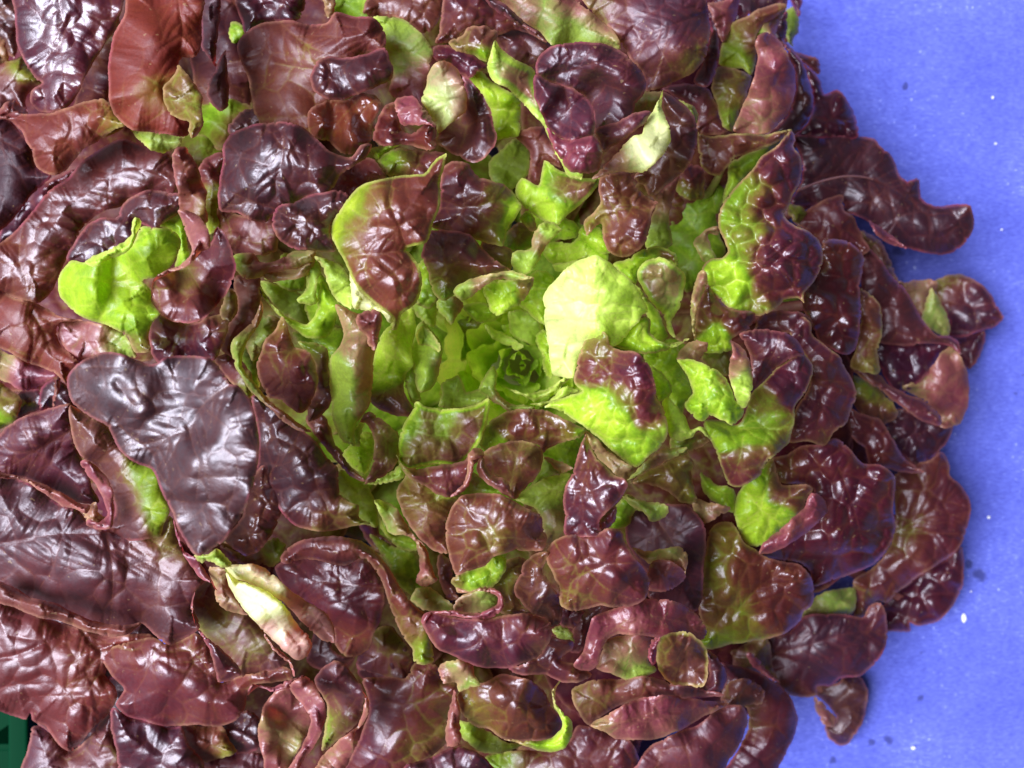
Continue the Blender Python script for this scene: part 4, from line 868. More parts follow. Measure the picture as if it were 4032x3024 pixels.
P("H8f", "H", 2.6, "300,330 430,400 560,450 600,640 540,700 640,760 480,640 380,470", t=.18, g=.3, b=(80, 1.8))
P("H8g", "H", 2, "230,230 330,240 360,330 480,430 420,470 330,420 270,350", t="300,300,.97 400,420,.6", g=.15, b=(80, 2))
P("H9", "H", 4.6, "1385,755 1510,765 1455,865 1380,850", t=.93)
P("H9b", "H", 4.2, "1335,870 1400,848 1462,940 1440,960 1370,930", t=.3, k='b', g=.4)
P("H9c", "H", 3, "1440,770 1620,740 1560,880 1500,1000 1440,1000 1450,880", t=.9, g=.25)
P("H10", "H", 6, "1085,1092 1180,1062 1262,1022 1322,912 1402,930 1452,942 1442,990 1382,1042 1462,1072 1557,1130 1542,1152 1470,1177 1380,1167 1300,1132 1220,1132 1140,1127", t="1200,1090,.95 1380,970,.92 1350,1070,.95 1480,1130,.8", g=.27, b=(100, 2.2), c="1300,980,1 1350,1050,-4 1500,1140,2")
# pale pink-burgundy hook leaf
P("H11", "H", 7, "1460,1082 1510,992 1530,902 1562,812 1642,770 1732,740 1802,715 1902,701 2002,708 2092,735 2162,800 2207,870 2197,922 2152,942 2080,902 1980,915 1900,915 1800,908 1700,902 1640,932 1612,1000 1595,1072 1540,1112", t="1600,850,.9 1800,800,.88 2000,800,.86 2150,880,.88 1550,1000,.88 1500,1080,.9 1750,890,.82", k='b', g=.28, b=(75, 1.0), c="1580,850,1 1850,740,-2 1850,840,3 2150,900,-3 1500,1070,-3", r=("1620,920 1750,830 1900,800 2150,860",))
P("H11", "H", 6.2, "1585,1092 1612,1002 1642,932 1760,902 1880,902 1940,912 1890,980 1885,1060 1925,1100 1850,1152 1750,1158 1660,1122", k='b', t="1700,960,.72 1780,1000,.6 1750,1100,.4 1840,1120,.25 1650,1060,.65 1860,960,.8", g=.33, b=(110, .9), r=("1780,920 1770,1020 1730,1140",), c="1700,950,-1 1780,1080,-3")
P("H11c", "H", 6.6, "1878,1030 1900,930 1962,900 1935,960 1925,1060 1900,1075", t=.9, k='b', rl=1.5)
P("H12", "H", 7.8, "1923,1000 1950,920 2010,890 2100,888 2162,925 2195,960 2217,1040 2212,1152 2180,1202 2100,1192 2000,1177 1950,1122 1928,1060", t="2080,1040,.92 2100,910,.8 1960,1000,.55 2000,1130,.6 2180,1120,.7", rim=(18, .45), g=.27, b=(110, 1.6), c="2060,900,4 1940,1000,3 2090,1050,-8 2180,1160,2", rl=-1, r=("2100,950 2080,1060 2000,1150",))
P("H12b", "I", 6.6, "395,985 450,1010 502,1070 527,1140 512,1200 462,1242 400,1262 300,1255 340,1200 410,1170 425,1080", t=.95, g=.33, rl=2.6, b=(160, .8))
P("H12c", "H", 5.8, "1445,1215 1550,1165 1700,1152 1900,1140 2000,1175 2180,1205 2310,1245 2100,1265 1980,1255 1850,1262 1700,1316 1600,1376 1550,1425 1480,1340", t="1520,1240,.45 1600,1290,.75 1800,1200,.78 2100,1230,.9", w=.1, g=.38, b=(150, 1.0), c="1500,1280,0 1900,1240,2 1600,1360,-2")
P("H13", "H", 6.8, "1550,1420 1620,1370 1722,1310 1850,1258 1980,1248 2100,1260 2200,1278 2333,1293 2250,1342 2152,1392 2102,1422 2042,1452 1932,1492 1800,1502 1700,1492 1620,1452", k='b', t="1750,1400,.9 1950,1350,.9 1650,1400,.6 2100,1330,.9 2040,1440,.7 1900,1480,.8 2230,1310,.75", g=.3, b=(95, 1.2), c="1600,1420,-2 1850,1290,2 1850,1470,1 2280,1300,-3", r=("1640,1420 1800,1380 1960,1330 2150,1330",))
P("H14", "I", 6, "-40,1720 30,1620 85,1542 150,1502 260,1452 380,1402 450,1342 530,1302 602,1300 637,1342 642,1420 602,1522 542,1612 480,1720", t="300,1530,.92 500,1400,.88 150,1640,.88 580,1370,.85", w=.08, g=.38, b=(160, 1.4), c="100,1600,-2 350,1530,3 600,1350,-2")
P("I15", "I", 4.6, "480,1060 580,1078 682,1110 782,1160 852,1210 902,1290 927,1380 917,1460 882,1540 832,1630 780,1720 480,1720 560,1600 650,1430 640,1330 600,1295 500,1290 510,1150", t="700,1350,.6 850,1350,.93 750,1560,.93 680,1180,.92 680,1420,.5 600,1600,.93", w=.05, g=.3, b=(150, 1.6), c="900,1400,-3 700,1400,-2 800,1550,2")
P("I15b", "I", 5.2, "525,1190 600,1150 682,1170 742,1230 725,1292 640,1305 560,1315 510,1290", t=.7, g=.36)
P("H15", "H", 5.2, "795,1245 850,1200 902,1180 962,1168 1042,1128 1202,1160 1292,1230 1342,1330 1392,1400 1360,1480 1252,1505 1150,1512 1050,1492 980,1442 920,1432 860,1392 815,1342", t="870,1300,.4 960,1350,.6 1050,1250,.88 1200,1350,.85 1250,1250,.8 1300,1450,.9 950,1200,.85", w=.1, g=.2, b=(110, 2.6), c="850,1300,-1 1000,1230,3 1150,1380,2 1330,1380,-3 1000,1440,-2")
P("H15", "H", 6, "1378,1165 1350,1230 1360,1300 1402,1350 1444,1400 1444,1482 1402,1552 1320,1568 1200,1542 1090,1505 1060,1497 1200,1505 1320,1490 1385,1440 1392,1395 1342,1310 1335,1220", t="1400,1480,.05 1250,1520,.2 1360,1260,.3 1120,1505,.55 1420,1420,.0", g=.33, rl=1.6, b=(120, .6))
P("H15c", "H", 3.6, "805,1390 880,1410 960,1442 1050,1502 1160,1530 1100,1562 950,1575 865,1525 800,1465", t=.16, k='b', g=.36)
P("H16", "H", 6, "685,1100 720,1060 800,1043 882,1063 892,1120 922,1190 860,1205 800,1225 790,1172 720,1182 700,1142", t="760,1090,.3 850,1090,.8 860,1180,.3 710,1120,.85 800,1150,.55", k='b', g=.36, b=(90, 1.0))
P("H17", "H", 3.8, "260,1160 400,1140 500,1150 560,1060 650,1055 692,1100 702,1152 792,1182 802,1232 762,1332 732,1442 745,1505 660,1580 560,1660 500,1720 130,1720 230,1520 290,1350 285,1250", t="450,1250,.85 350,1400,.92 600,1450,.55 700,1250,.72 600,1150,.75 300,1600,.9 550,1600,.62", g=.24, b=(140, 2.8), c="350,1200,0 600,1200,2 400,1500,-2 700,1450,-3")
P("H17", "H", 4.8, "778,1220 802,1280 812,1420 812,1522 740,1535 733,1422 757,1300", t=.74, k='b', g=.36, rl=1.6)
P("H17c", "H", 2.4, "290,900 400,850 490,940 570,1060 510,1160 350,1140 230,1090", t="400,950,.5 480,1080,.75 320,1050,.9", g=.3, b=(100, 1.4))
P("H18", "H", 5.6, "470,1720 500,1642 580,1622 680,1580 760,1545 832,1540 922,1580 982,1630 1045,1720", t=.97, g=.3, b=(120, 2.2), rl=2.8)
P("H18b", "H", 2.8, "960,1590 1200,1560 1320,1560 1420,1510 1480,1420 1600,1440 1750,1480 1812,1560 1835,1720 960,1720", t="1050,1640,.3 1250,1640,.7 1600,1560,.88 1750,1640,.88 1400,1650,.8", g=.28, b=(110, 2.2))
P("H1", "G", 6.2, "1590,480 1622,420 1702,370 1802,348 1920,348 2042,368 2092,398 2150,450 2200,520 2250,600 2300,680 2360,742 2420,792 2440,862 2450,952 2455,1062 2400,1078 2350,1055 2342,990 2290,922 2240,822 2210,742 2190,662 2150,572 2090,492 2045,472 1980,502 1900,507 1800,482 1720,478 1620,500", t="1750,420,.9 1900,430,.88 2100,450,.8 2150,520,.72 2280,720,.66 2340,850,.6 2400,1000,.28 1640,470,.9", w=.2, g=.3, b=(120, 1.2), c="1650,450,-1 1900,400,3 2200,600,1 2420,1050,-3", rl=2.4)
P("H1", "G", 4.9, "1560,520 1620,480 1760,450 1900,490 2060,470 2120,520 2170,600 2182,680 2162,800 2122,900 2092,980 2030,1022 1950,1022 1900,965 1895,900 1850,830 1790,780 1690,700 1600,620", t="1750,550,.98 1950,600,.97 2050,800,.95 2000,980,.7 1850,700,.95", w=.08, g=.2, b=(150, 2.4), c="1650,560,-3 1900,600,1 2050,750,2 2000,1000,-5", r=("2170,640 2000,620 1760,600",))
P("G14d", "G", 2.6, "1700,700 1850,830 1900,1000 2000,1040 1950,1080 1820,1100 1740,1060 1760,960 1780,860", t=.95, g=.3)
P("G14e", "G", 2.2, "2080,980 2200,850 2300,950 2350,1080 2230,1130 2080,1180 2020,1080", t=.95, g=.25)
# ------------------------------------------------------------------ right of the heart, below
P("H19", "H", 4.6, "1750,270 1782,200 1832,170 1930,165 2010,163 2090,163 2152,210 2197,290 2207,400 2192,550 2182,700 2152,770 2000,740 1880,690 1870,560 1800,460 1760,380", t=1, g=.42, b=(200, .8), c="2000,250,-3 2170,350,3 2100,600,1", r=("1900,200 2050,450 2150,720",))
P("H19b", "H", 6, "1788,405 1850,428 1950,418 2042,403 2092,430 2102,490 2085,562 2070,542 2010,492 1950,480 1890,502 1840,470", k='b', t="1850,450,.5 2000,440,.42 2080,500,.55", g=.36, b=(90, .8), c="1820,430,-3 2060,440,2")
P("H19c", "H", 6.4, "1878,542 1900,490 1960,476 2032,500 2087,545 2082,592 2022,642 1950,662 1890,655 1868,610", t=.93, k='b', g=.36, b=(100, .8), c="1950,500,3 2050,580,-2")
P("E18", "E", 6.4, "1728,1468 1800,1480 1880,1498 1987,1520 1987,1572 1940,1602 1892,1612 1860,1562 1800,1532", t="1800,1500,.3 1920,1550,.2", k='b', g=.4, c="1740,1475,-3 1900,1540,2")
P("E18b", "H", 4.4, "1630,310 1690,180 1762,108 1880,205 1810,200 1760,285", t="1720,200,.25 1690,270,.15", g=.36, b=(90, 1))
P("E20", "E", 6.4, "1760,1372 1820,1312 1872,1262 1950,1202 2050,1188 2100,1190 2052,1232 1950,1282 1850,1335", t="1850,1300,.3 2000,1220,.3 1950,1260,.6", k='b', g=.4)
P("E20b", "E", 4.8, "1780,1395 1850,1330 1960,1282 2060,1235 2135,1262 2122,1342 2142,1432 2155,1495 2070,1502 1990,1442 1900,1402", t="1900,1370,.6 2050,1300,.55 2060,1420,.62 2120,1480,.3", g=.22, b=(120, 2.2), rl=2.6)
P("F16g", "F", 4.6, "330,1480 420,1500 550,1535 480,1580 390,1625 340,1560", t="400,1540,.5 480,1560,.78", k='b', g=.36)
P("F16h", "F", 3.6, "380,1330 470,1400 560,1420 580,1500 560,1560 460,1500 400,1450", t=.16, g=.28, b=(70, 1.5))
# ------------------------------------------------------------------ upper right
P("C1", "C", 7, "705,200 742,184 802,205 852,260 882,330 912,410 919,500 892,600 842,680 782,742 680,765 562,747 572,700 602,640 642,540 682,430 702,330 686,260", t="800,350,.88 780,550,.85 720,610,.65 640,700,.75 860,450,.93", k='b', g=.3, b=(100, 1.3), c="720,250,-1 800,400,3 900,480,-3 640,700,-3", r=(("705,240 695,340 650,470 610,620", 6), "650,470 800,420", "630,600 760,560 850,620"))
P("C1b", "C", 4.8, "485,370 510,230 560,130 640,90 742,38 832,18 865,30 842,70 772,115 722,160 692,215 697,320 662,425 620,395 560,385", t="560,220,.3 640,160,.45 700,100,.62 600,340,.12 690,260,.68", w=.2, g=.38, b=(130, 1.2), c="560,250,-4 700,120,3")
P("C1c", "C", 5.8, "735,100 760,75 832,28 865,40 832,110 790,205 742,186 700,222 687,180 722,140", t="710,190,.1 750,100,.35 810,80,.5 780,150,.85 830,50,.15", k='b', g=.33)
P("C1d", "C", 4.4, "775,190 802,110 865,50 870,110 858,215 830,240", t=.98, g=.4)
P("C2", "C", 4, "440,490 480,378 562,388 662,430 642,532 592,652 560,745 510,720 470,600", t="540,470,.5 500,600,.45 600,520,.5 560,690,.25", g=.28, b=(110, 2.0))
P("C2b", "C", 3, "160,500 300,475 400,490 470,590 535,745 360,750 350,640 260,560", t="300,520,.97 420,620,.75 450,700,.78", g=.3)
P("C3", "C", 5, "455,160 484,242 482,330 452,440 420,492 340,470 380,370 430,240", t=.95, g=.35)
P("C3b", "C", 4, "405,20 480,10 600,-40 580,90 500,235 460,150 440,80", t=.85, w=.1, g=.36, k='b')
P("C3c", "C", 3, "580,-60 870,-60 865,30 760,55 640,95 500,240 540,110", t=.97, g=.4)
P("C4", "C", 4.6, "835,215 902,280 962,370 1002,480 1017,570 992,670 942,742 880,772 760,765 850,680 900,580 917,490 900,380 860,270", t=.95, g=.28, b=(130, 1.6), rl=2.6, c="880,300,2 980,560,3 860,740,-3")
P("C5", "C", 3, "950,360 1012,398 1062,470 1085,532 1150,508 1202,560 1242,620 1267,690 1267,780 1100,785 920,775 990,680 1015,570 990,460", t=1, g=.15, b=(110, 2.6))
P("C5b", "C", 1.6, "905,300 1000,318 1052,345 1048,425 1000,385 930,335", t=.92, w=.1, g=.3)
P("C6", "C", 1.2, "842,100 870,50 902,42 932,100 934,180 908,212 902,262 880,245 850,180", t=.22, k='b', g=.4)
P("C6b", "C", .6, "880,-60 945,-60 942,80 927,115 900,40", t=1)
P("C7", "C", 6.8, "895,738 917,790 902,830 942,890 952,960 937,1040 902,1110 882,1170 850,1212 902,1270 982,1310 1052,1370 1070,1440 1062,1520 1022,1600 965,1665 967,1720 930,1692 850,1698 830,1728 770,1768 700,1792 620,1778 540,1748 480,1698 420,1638 408,1578 388,1518 440,1470 500,1462 530,1425 510,1360 478,1290 478,1220 510,1150 550,1090 620,1020 680,950 720,890 800,830 850,780",
  t="850,820,.95 760,920,.9 900,950,.95 650,1080,.3 600,1150,.25 560,1250,.35 720,1150,.8 650,1290,.4 620,1410,.35 500,1560,.12 570,1660,.1 720,1780,.25 750,1450,.85 900,1550,.93 800,1600,.85 980,1400,.97 700,1720,.55", g=.25, b=(105, 4.6), rim=(10, .5), c="880,760,-1 740,950,3 920,950,-2 560,1150,-2 600,1350,1 900,1400,4 1060,1480,-4 450,1550,-4 700,1770,-5 850,1200,-1",
  r=(("600,1462 750,1480 900,1500 1000,1500", 4), "520,1250 640,1270 780,1260", "800,1490 880,1600 930,1690"))
P("C8", "C", 5, "355,742 400,770 560,758 760,758 895,738 832,800 742,832 622,882 582,892 542,932 470,1002 395,962 365,850", t="450,830,.75 600,800,.72 800,770,.7 480,920,.7", w=.12, g=.36, b=(110, 1.2), rim=(10, .4), c="400,800,-2 700,770,3 480,980,-4")
P("C8b", "C", 3, "540,930 620,880 740,830 830,790 760,880 660,980 560,1080 500,1150 530,1020", t="700,850,.3 580,1000,.1", g=.36)
P("C8c", "C", 1.2, "190,1260 290,1130 400,1060 470,990 560,1060 500,1160 480,1300 520,1430 470,1480 420,1540 300,1660 200,1500", t="300,1300,.2 400,1200,.25 400,1400,.15 260,1600,.25", g=.38, b=(130, 1.2))
P("C8d", "C", 2.6, "240,1000 330,930 395,960 400,1040 390,1130 300,1130 240,1080", t="340,1000,.95 300,1100,.3", g=.2, b=(90, 2))
P("C8e", "C", 4, "340,1370 400,1310 478,1280 475,1330 420,1330 440,1400 470,1470 420,1500 370,1450", t="430,1310,.5 380,1400,.35 430,1450,.25", k='b', g=.36)
P("C9", "C", 3.8, "900,775 1060,768 1180,766 1290,775 1372,790 1402,830 1442,860 1482,920 1512,1000 1552,1030 1612,1013 1622,1070 1632,1130 1702,1165 1822,1158 1907,1163 1927,1230 1922,1300 1882,1370 1802,1430 1740,1447 1640,1432 1520,1402 1430,1372 1370,1325 1340,1262 1240,1217 1165,1205 1195,1160 1150,1130 1050,1160 890,1160 940,1040 955,950 935,870",
  t="1150,880,.96 1350,880,.95 1700,1280,.97 1500,1120,.98 1250,1100,.97 1850,1300,.95 1300,1180,.93", g=.32, b=(150, 1.6), c="1100,800,4 1350,830,2 1250,1010,-3 1500,1080,-1 1250,1190,1 1480,1320,-4 1750,1200,3 1850,1400,-4 1580,1040,2", r=(("920,1085 1060,1030 1200,1000 1330,1010 1450,1060 1560,1130 1680,1240", 6), "1330,1010 1350,1120 1440,1230"))
P("C9", "C", 4.9, "1335,1252 1402,1290 1482,1350 1545,1408 1440,1376 1370,1325", t=.93, k='b', g=.35, rl=1)
P("C10", "C", 2.2, "900,1250 1000,1180 1060,1140 1190,1110 1190,1190 1245,1230 1275,1290 1305,1360 1340,1420 1290,1450 1180,1380 1060,1400 980,1310", t="1120,1220,.9 1220,1300,.92", w=.1, g=.3, b=(110, 1.6))
P("C10b", "C", 1.2, "880,1160 960,1180 985,1220 930,1270 880,1220", t="940,1210,.4", g=.35)
# ------------------------------------------------------------------ right
P("F2", "F", 5, "1055,60 1072,25 1150,8 1222,25 1282,70 1302,120 1292,200 1282,300 1287,420 1282,520 1262,612 1212,665 1150,650 1050,580 1000,480 950,390 965,300 1020,210 1055,130", t="1150,60,.75 1250,100,.85 1150,250,.95 1100,450,.9 1220,500,1", w=.1, g=.13, b=(115, 3.4), c="1100,80,1 1250,200,-2 1150,400,3 1200,600,-2")
P("F3", "F", 3.4, "1285,40 1335,60 1412,140 1472,230 1542,290 1582,370 1642,470 1722,550 1792,563 1842,590 1855,660 1800,620 1700,600 1560,610 1390,590 1400,440 1380,380 1300,310 1285,180", t="1400,250,.93 1500,450,.93 1700,570,.93 1350,350,.88", w=.15, g=.36, b=(130, 1.6), c="1350,150,2 1550,500,-2")
P("F3b", "F", 2.8, "1380,575 1560,600 1740,565 1810,600 1770,650 1690,745 1570,860 1500,880 1400,750 1375,650", t=1, g=.2, b=(120, 2))
P("F4", "F", 4.6, "1285,285 1352,330 1397,390 1410,460 1402,560 1385,650 1388,770 1330,770 1230,730 1260,620 1285,480 1280,380", t="1340,450,.76 1320,650,.6 1370,400,.8 1300,730,.4", w=.2, g=.38, b=(130, 1.0), rim=(8, .4), c="1390,450,2 1290,600,-2")
P("F4", "F", 4.6, "1220,735 1330,755 1388,770 1442,830 1532,880 1622,910 1702,970 1745,1042 1730,1062 1640,1042 1560,992 1470,922 1390,862 1300,802", t="1350,790,.8 1500,900,.93 1680,1000,.93", g=.36, rl=2, b=(140, 1.0))
P("F5", "F", 5.2, "1525,850 1602,800 1682,740 1742,650 1802,598 1842,650 1882,740 1902,830 1892,950 1852,1052 1780,1078 1718,1062 1742,1040 1702,970 1622,910", k='b', w=.1, t="1680,840,.78 1780,740,.8 1600,850,.5 1860,900,.88 1790,1000,.75 1820,650,.55", g=.36, b=(110, 1.0), c="1560,850,-4 1780,800,3 1880,900,-3", r=("1560,850 1720,880 1850,880",))
P("F6", "F", 2.4, "1700,250 1780,213 1862,208 1952,250 2012,310 2062,390 2097,450 2062,492 1962,532 1882,562 1790,552 1785,470 1740,370", t="1850,280,.75 1950,380,.93 1900,500,.97 1800,230,.4", g=.33, b=(110, 2.2))
P("F6", "F", 2.9, "1688,285 1742,370 1788,480 1787,555 1740,552 1635,465 1655,370", t=.36, k='b', g=.45)
P("F6c", "F", 1, "1520,265 1640,238 1722,250 1700,330 1650,430 1570,370", t=.6, k='b', g=.45)
P("F6d", "F", 1, "1790,565 1900,560 1985,528 1988,600 1952,682 1902,745 1850,680", t=.88, g=.3, b=(100, 2))
P("F6e", "F", .4, "1290,-40 1390,10 1452,120 1492,222 1545,275 1500,270 1400,160 1320,60", t=.65, g=.45)
P("F7", "F", 2.4, "1410,1050 1500,970 1600,1000 1700,1050 1812,1068 1785,1140 1742,1202 1692,1252 1602,1295 1540,1250 1470,1190", t=1, g=.3, b=(90, 2.4), rim=(10, .85))
P("F8", "F", 3.6, "1220,970 1300,1000 1400,1035 1452,1110 1502,1202 1562,1272 1645,1332 1560,1335 1440,1312 1340,1295 1310,1202 1200,1090", t=.95, w=.1, g=.24, b=(90, 2.0))
P("F8b", "F", 1.6, "1230,780 1390,860 1470,940 1500,1000 1420,1060 1300,1010 1220,900", t="1330,880,.35 1300,960,.8", g=.28, b=(90, 1.5))
P("F9", "F", 6, "900,420 1002,480 1012,540 1082,610 1162,670 1202,740 1242,810 1265,882 1232,970 1202,1052 1132,1112 1082,1182 990,1152 885,1158 895,1060 920,960 985,870 1000,740 955,650 890,560", t="1000,560,.92 1100,720,.9 1180,850,.85 1100,950,.93 1000,1080,.93 1050,1160,.6 1200,980,.9", g=.3, b=(110, 2.4), rim=(9, .6), c="950,480,0 1050,680,2 1240,880,-3 1050,1000,1 1060,1170,-4", r=(("1010,800 1060,900 1040,1060", 4), "1010,800 1100,810 1240,830"))
P("F9b", "F", 4.6, "700,470 760,425 872,415 1000,450 1010,500 960,560 850,540 680,530", t=.92, g=.3, b=(110, 1.6))
P("F9c", "F", 2, "820,350 950,350 960,440 880,420 820,400", t=.25, g=.4)
P("F10", "F", 7, "598,545 700,520 800,523 882,550 942,600 967,660 900,680 830,725 760,790 700,850 660,905 640,900 665,760 650,640", t="700,600,.97 850,620,.93 720,750,.97", k='t', g=.3, b=(160, 1.2), c="650,560,-2 800,600,2 700,820,-3", r=("820,560 800,640 690,850",))
P("F10", "F", 6.8, "655,905 720,830 800,750 900,680 967,660 1012,720 1007,790 972,880 912,962 907,1062 892,1112 882,1162 812,1222 752,1272 722,1342 652,1392 590,1412 530,1392 500,1312 468,1222 438,1150 400,1110 400,1040 500,1035 580,1060 640,975",
  t="950,740,.97 850,800,.93 900,880,.93 760,930,.45 790,1050,.3 860,1100,.5 640,1100,.2 560,1100,.15 640,1250,.58 560,1330,.75 700,1280,.6 470,1090,.08", g=.27, b=(140, 2.4), rim=(9, .35), c="960,700,1 850,830,3 900,1050,-2 650,1050,-3 640,1250,2 590,1390,-4", r=("600,1090 700,1080 850,1090", "620,1130 600,1250 560,1370"))
P("F10c", "F", 7.2, "190,1080 160,940 190,905 250,960 292,1020 322,1085 380,1068 442,1150 405,1125 360,1090 335,1125 260,1155 208,1132", t="230,1080,-.1 200,960,.02 380,1090,.1", k='b', g=.3, b=(70, .8), rl=2)
P("F10d", "F", 4.6, "210,1135 330,1120 400,1085 430,1150 350,1200 250,1240 150,1280 100,1300 200,1200", t="300,1170,.35 380,1130,.6 180,1240,.4", g=.36)
P("F11", "F", 7.6, "285,940 330,880 302,780 243,695 330,693 432,730 502,780 552,850 582,930 622,965 610,1020 560,1065 500,1032 430,1012 390,1045 330,1005", t="400,800,.08 520,800,.6 350,760,.12 440,930,.1 560,1000,.25 480,860,.15", g=.28, b=(80, 2.0), rim=(10, .05), c="280,720,-1 430,820,3 330,960,1 580,1000,1", r=("320,720 400,820 420,1000",))
P("F11", "F", 8, "548,580 612,620 652,690 672,780 667,880 642,952 612,967 583,930 560,860 540,780 542,700 562,640", k='b', t="590,640,.85 570,720,.75 620,700,.6 640,850,.1 600,880,.12 650,760,.3", g=.36, b=(100, .7), c="560,620,1 660,780,3 570,800,-2")
P("F11c", "F", 6, "243,690 270,630 340,583 400,590 422,602 385,680 320,700", k='b', t="300,640,.5 380,620,.65", g=.36)
P("F12", "F", 5.2, "345,480 355,420 385,330 412,260 482,350 552,400 690,430 650,520 552,580 562,630 482,655 400,650 340,565", t="430,330,.85 380,460,.6 470,540,.12 550,470,.85 620,460,.88 450,620,.1 420,420,.78", g=.15, b=(85, 3.2))
P("F12b", "F", 6, "325,340 345,260 385,180 410,200 412,270 372,360 347,480 348,580 320,440", k='b', t=.6, g=.36, rim=(14, .4))
P("F13", "F", 4.4, "60,660 240,595 260,700 312,790 330,880 285,970 262,1040 190,930 130,810 70,730", t=.07, g=.24, b=(95, 2.4), r=(("60,730 200,790 320,800", 4),))
P("F13b", "F", 5.8, "95,725 170,778 217,850 192,912 140,922 115,840", t=.05, g=.2, b=(110, 2.4), rl=3)
P("F13c", "F", 3, "380,640 540,620 540,780 480,770 400,720", t="470,690,.4", g=.4)
P("F14", "F", 4.8, "575,1500 620,1400 700,1330 790,1250 810,1330 840,1400 960,1395 1014,1420 985,1480 952,1560 902,1602 842,1652 730,1745 650,1740 600,1682 573,1590", t="660,1450,.08 720,1600,.05 700,1400,.12 880,1450,.75 820,1400,.65 850,1580,.15 650,1680,.03 940,1500,.7", g=.27, b=(120, 2.2), c="600,1550,-2 740,1450,2 900,1440,2 650,1730,-3", r=(("640,1440 720,1540 840,1620", 5), "720,1540 740,1430 790,1330", "720,1540 640,1600"))
P("F15", "F", 6, "780,1250 862,1228 952,1180 1062,1170 1140,1138 1222,1190 1302,1280 1402,1290 1475,1350 1480,1450 1472,1560 1482,1640 1462,1720 1402,1812 1350,1862 1250,1902 1150,1932 1010,1975 1000,1900 950,1850 850,1825 700,1795 740,1740 830,1650 922,1590 1000,1520 1014,1430 960,1400 830,1385",
  t="1000,1250,.93 1200,1300,.97 1350,1400,.97 1150,1550,1 1300,1700,1 1000,1800,.97 850,1300,.7 1100,1900,.95", g=.14, b=(130, 3.6), c="850,1300,-3 1100,1250,2 1200,1400,-2 1420,1400,2 1150,1600,2 1440,1700,-2 1000,1940,-5 800,1780,-2", r=("1160,1300 1250,1550 1300,1750",))
P("F15", "I", 7, "705,445 720,400 800,330 900,240 962,190 1000,100 1052,110 1102,200 1072,240 960,340 850,410", t=.97, k='b', g=.36, rl=2, c="720,430,-3 1000,150,0 950,280,3", b=(140, .8))
P("F16", "I", 4.4, "1480,0 1560,-60 1680,-90 1742,-132 1792,-60 1792,0 1852,50 1892,120 1912,200 1892,290 1862,380 1802,450 1702,520 1602,580 1502,660 1432,722 1380,712 1322,792 1250,802 1240,720 1245,600 1330,540 1412,460 1472,350 1480,200", t="1600,100,.68 1560,200,.62 1700,200,.88 1850,150,.95 1800,350,.9 1450,550,.82 1290,650,.62 1750,-60,.8 1500,350,.6", w=.08, g=.27, b=(130, 2.2), c="1550,0,-1 1650,250,2 1880,200,-3 1350,650,2 1270,780,-3", r=(("1500,320 1640,230 1820,130", 4), "1500,320 1640,330 1840,330"))
P("I2", "I", 2, "1400,760 1500,655 1600,575 1720,505 1800,445 1855,405 1873,500 1863,620 1822,722 1742,812 1650,852 1602,852 1562,832 1567,882 1500,887 1420,880", t=.98, g=.23, b=(100, 2.6), rim=(9, .88))
P("I3", "I", 5, "405,450 440,300 480,270 560,268 622,370 702,430 762,470 862,490 952,510 1002,570 1023,650 1002,742 962,772 942,822 882,882 792,922 650,942 520,962 425,990 370,945 400,870 370,780 385,600", t="500,380,.45 480,520,.4 650,520,.85 850,580,.93 800,760,.9 980,640,.9 450,800,.7 480,940,.2 650,850,.4", w=.15, g=.16, b=(130, 2.8), c="450,450,-2 650,500,2 780,600,-2 900,560,3 800,760,-2 980,700,-1 450,970,-4", r=(("560,800 700,640 820,560 900,520", 5),))
P("I4", "I", 3.4, "620,965 760,915 880,885 960,800 1100,785 1230,790 1302,800 1332,740 1390,718 1427,790 1437,900 1422,992 1362,1072 1290,1132 1170,1152 1120,1192 1040,1202 1042,1242 950,1257 880,1242 822,1192 770,1100 690,1030", t="1150,920,.93 900,950,.88 1380,800,.8 850,1050,.75 1000,1120,.93 920,1210,.7 1300,1050,.95", g=.36, b=(130, 1.6), c="800,950,-2 1150,950,2 1400,900,-2 1000,1200,-2 1380,760,3", r=("760,1020 1000,960 1200,900 1400,880", "1000,960 1150,1090"))
P("I4b", "I", 1.6, "980,740 1022,690 1130,650 1245,640 1250,770 1100,820 930,840", t="1150,700,.25 1050,760,.35", g=.4, k='b')
P("I5", "I", 1.2, "1030,1240 1062,1195 1150,1175 1200,1140 1270,1128 1312,1180 1327,1260 1302,1382 1262,1462 1202,1527 1150,1527 1100,1482 1088,1420 1130,1400 1145,1370 1100,1300", t=.92, g=.36, b=(110, 1.8), c="1100,1230,2 1250,1300,2 1170,1500,-2")
P("I5", "I", 1.9, "1022,1255 1060,1278 1112,1338 1147,1382 1132,1422 1093,1424 1040,1352", k='b', t=.75, g=.4, rl=1)
P("I6", "I", 1.6, "450,990 640,950 750,920 780,1000 790,1100 830,1180 700,1120 560,1085 470,1030", t=.6, g=.4)
P("I6b", "I", 3.8, "636,1000 682,1020 762,1110 825,1175 740,1135 660,1065", t=.94, k='b', rl=1)
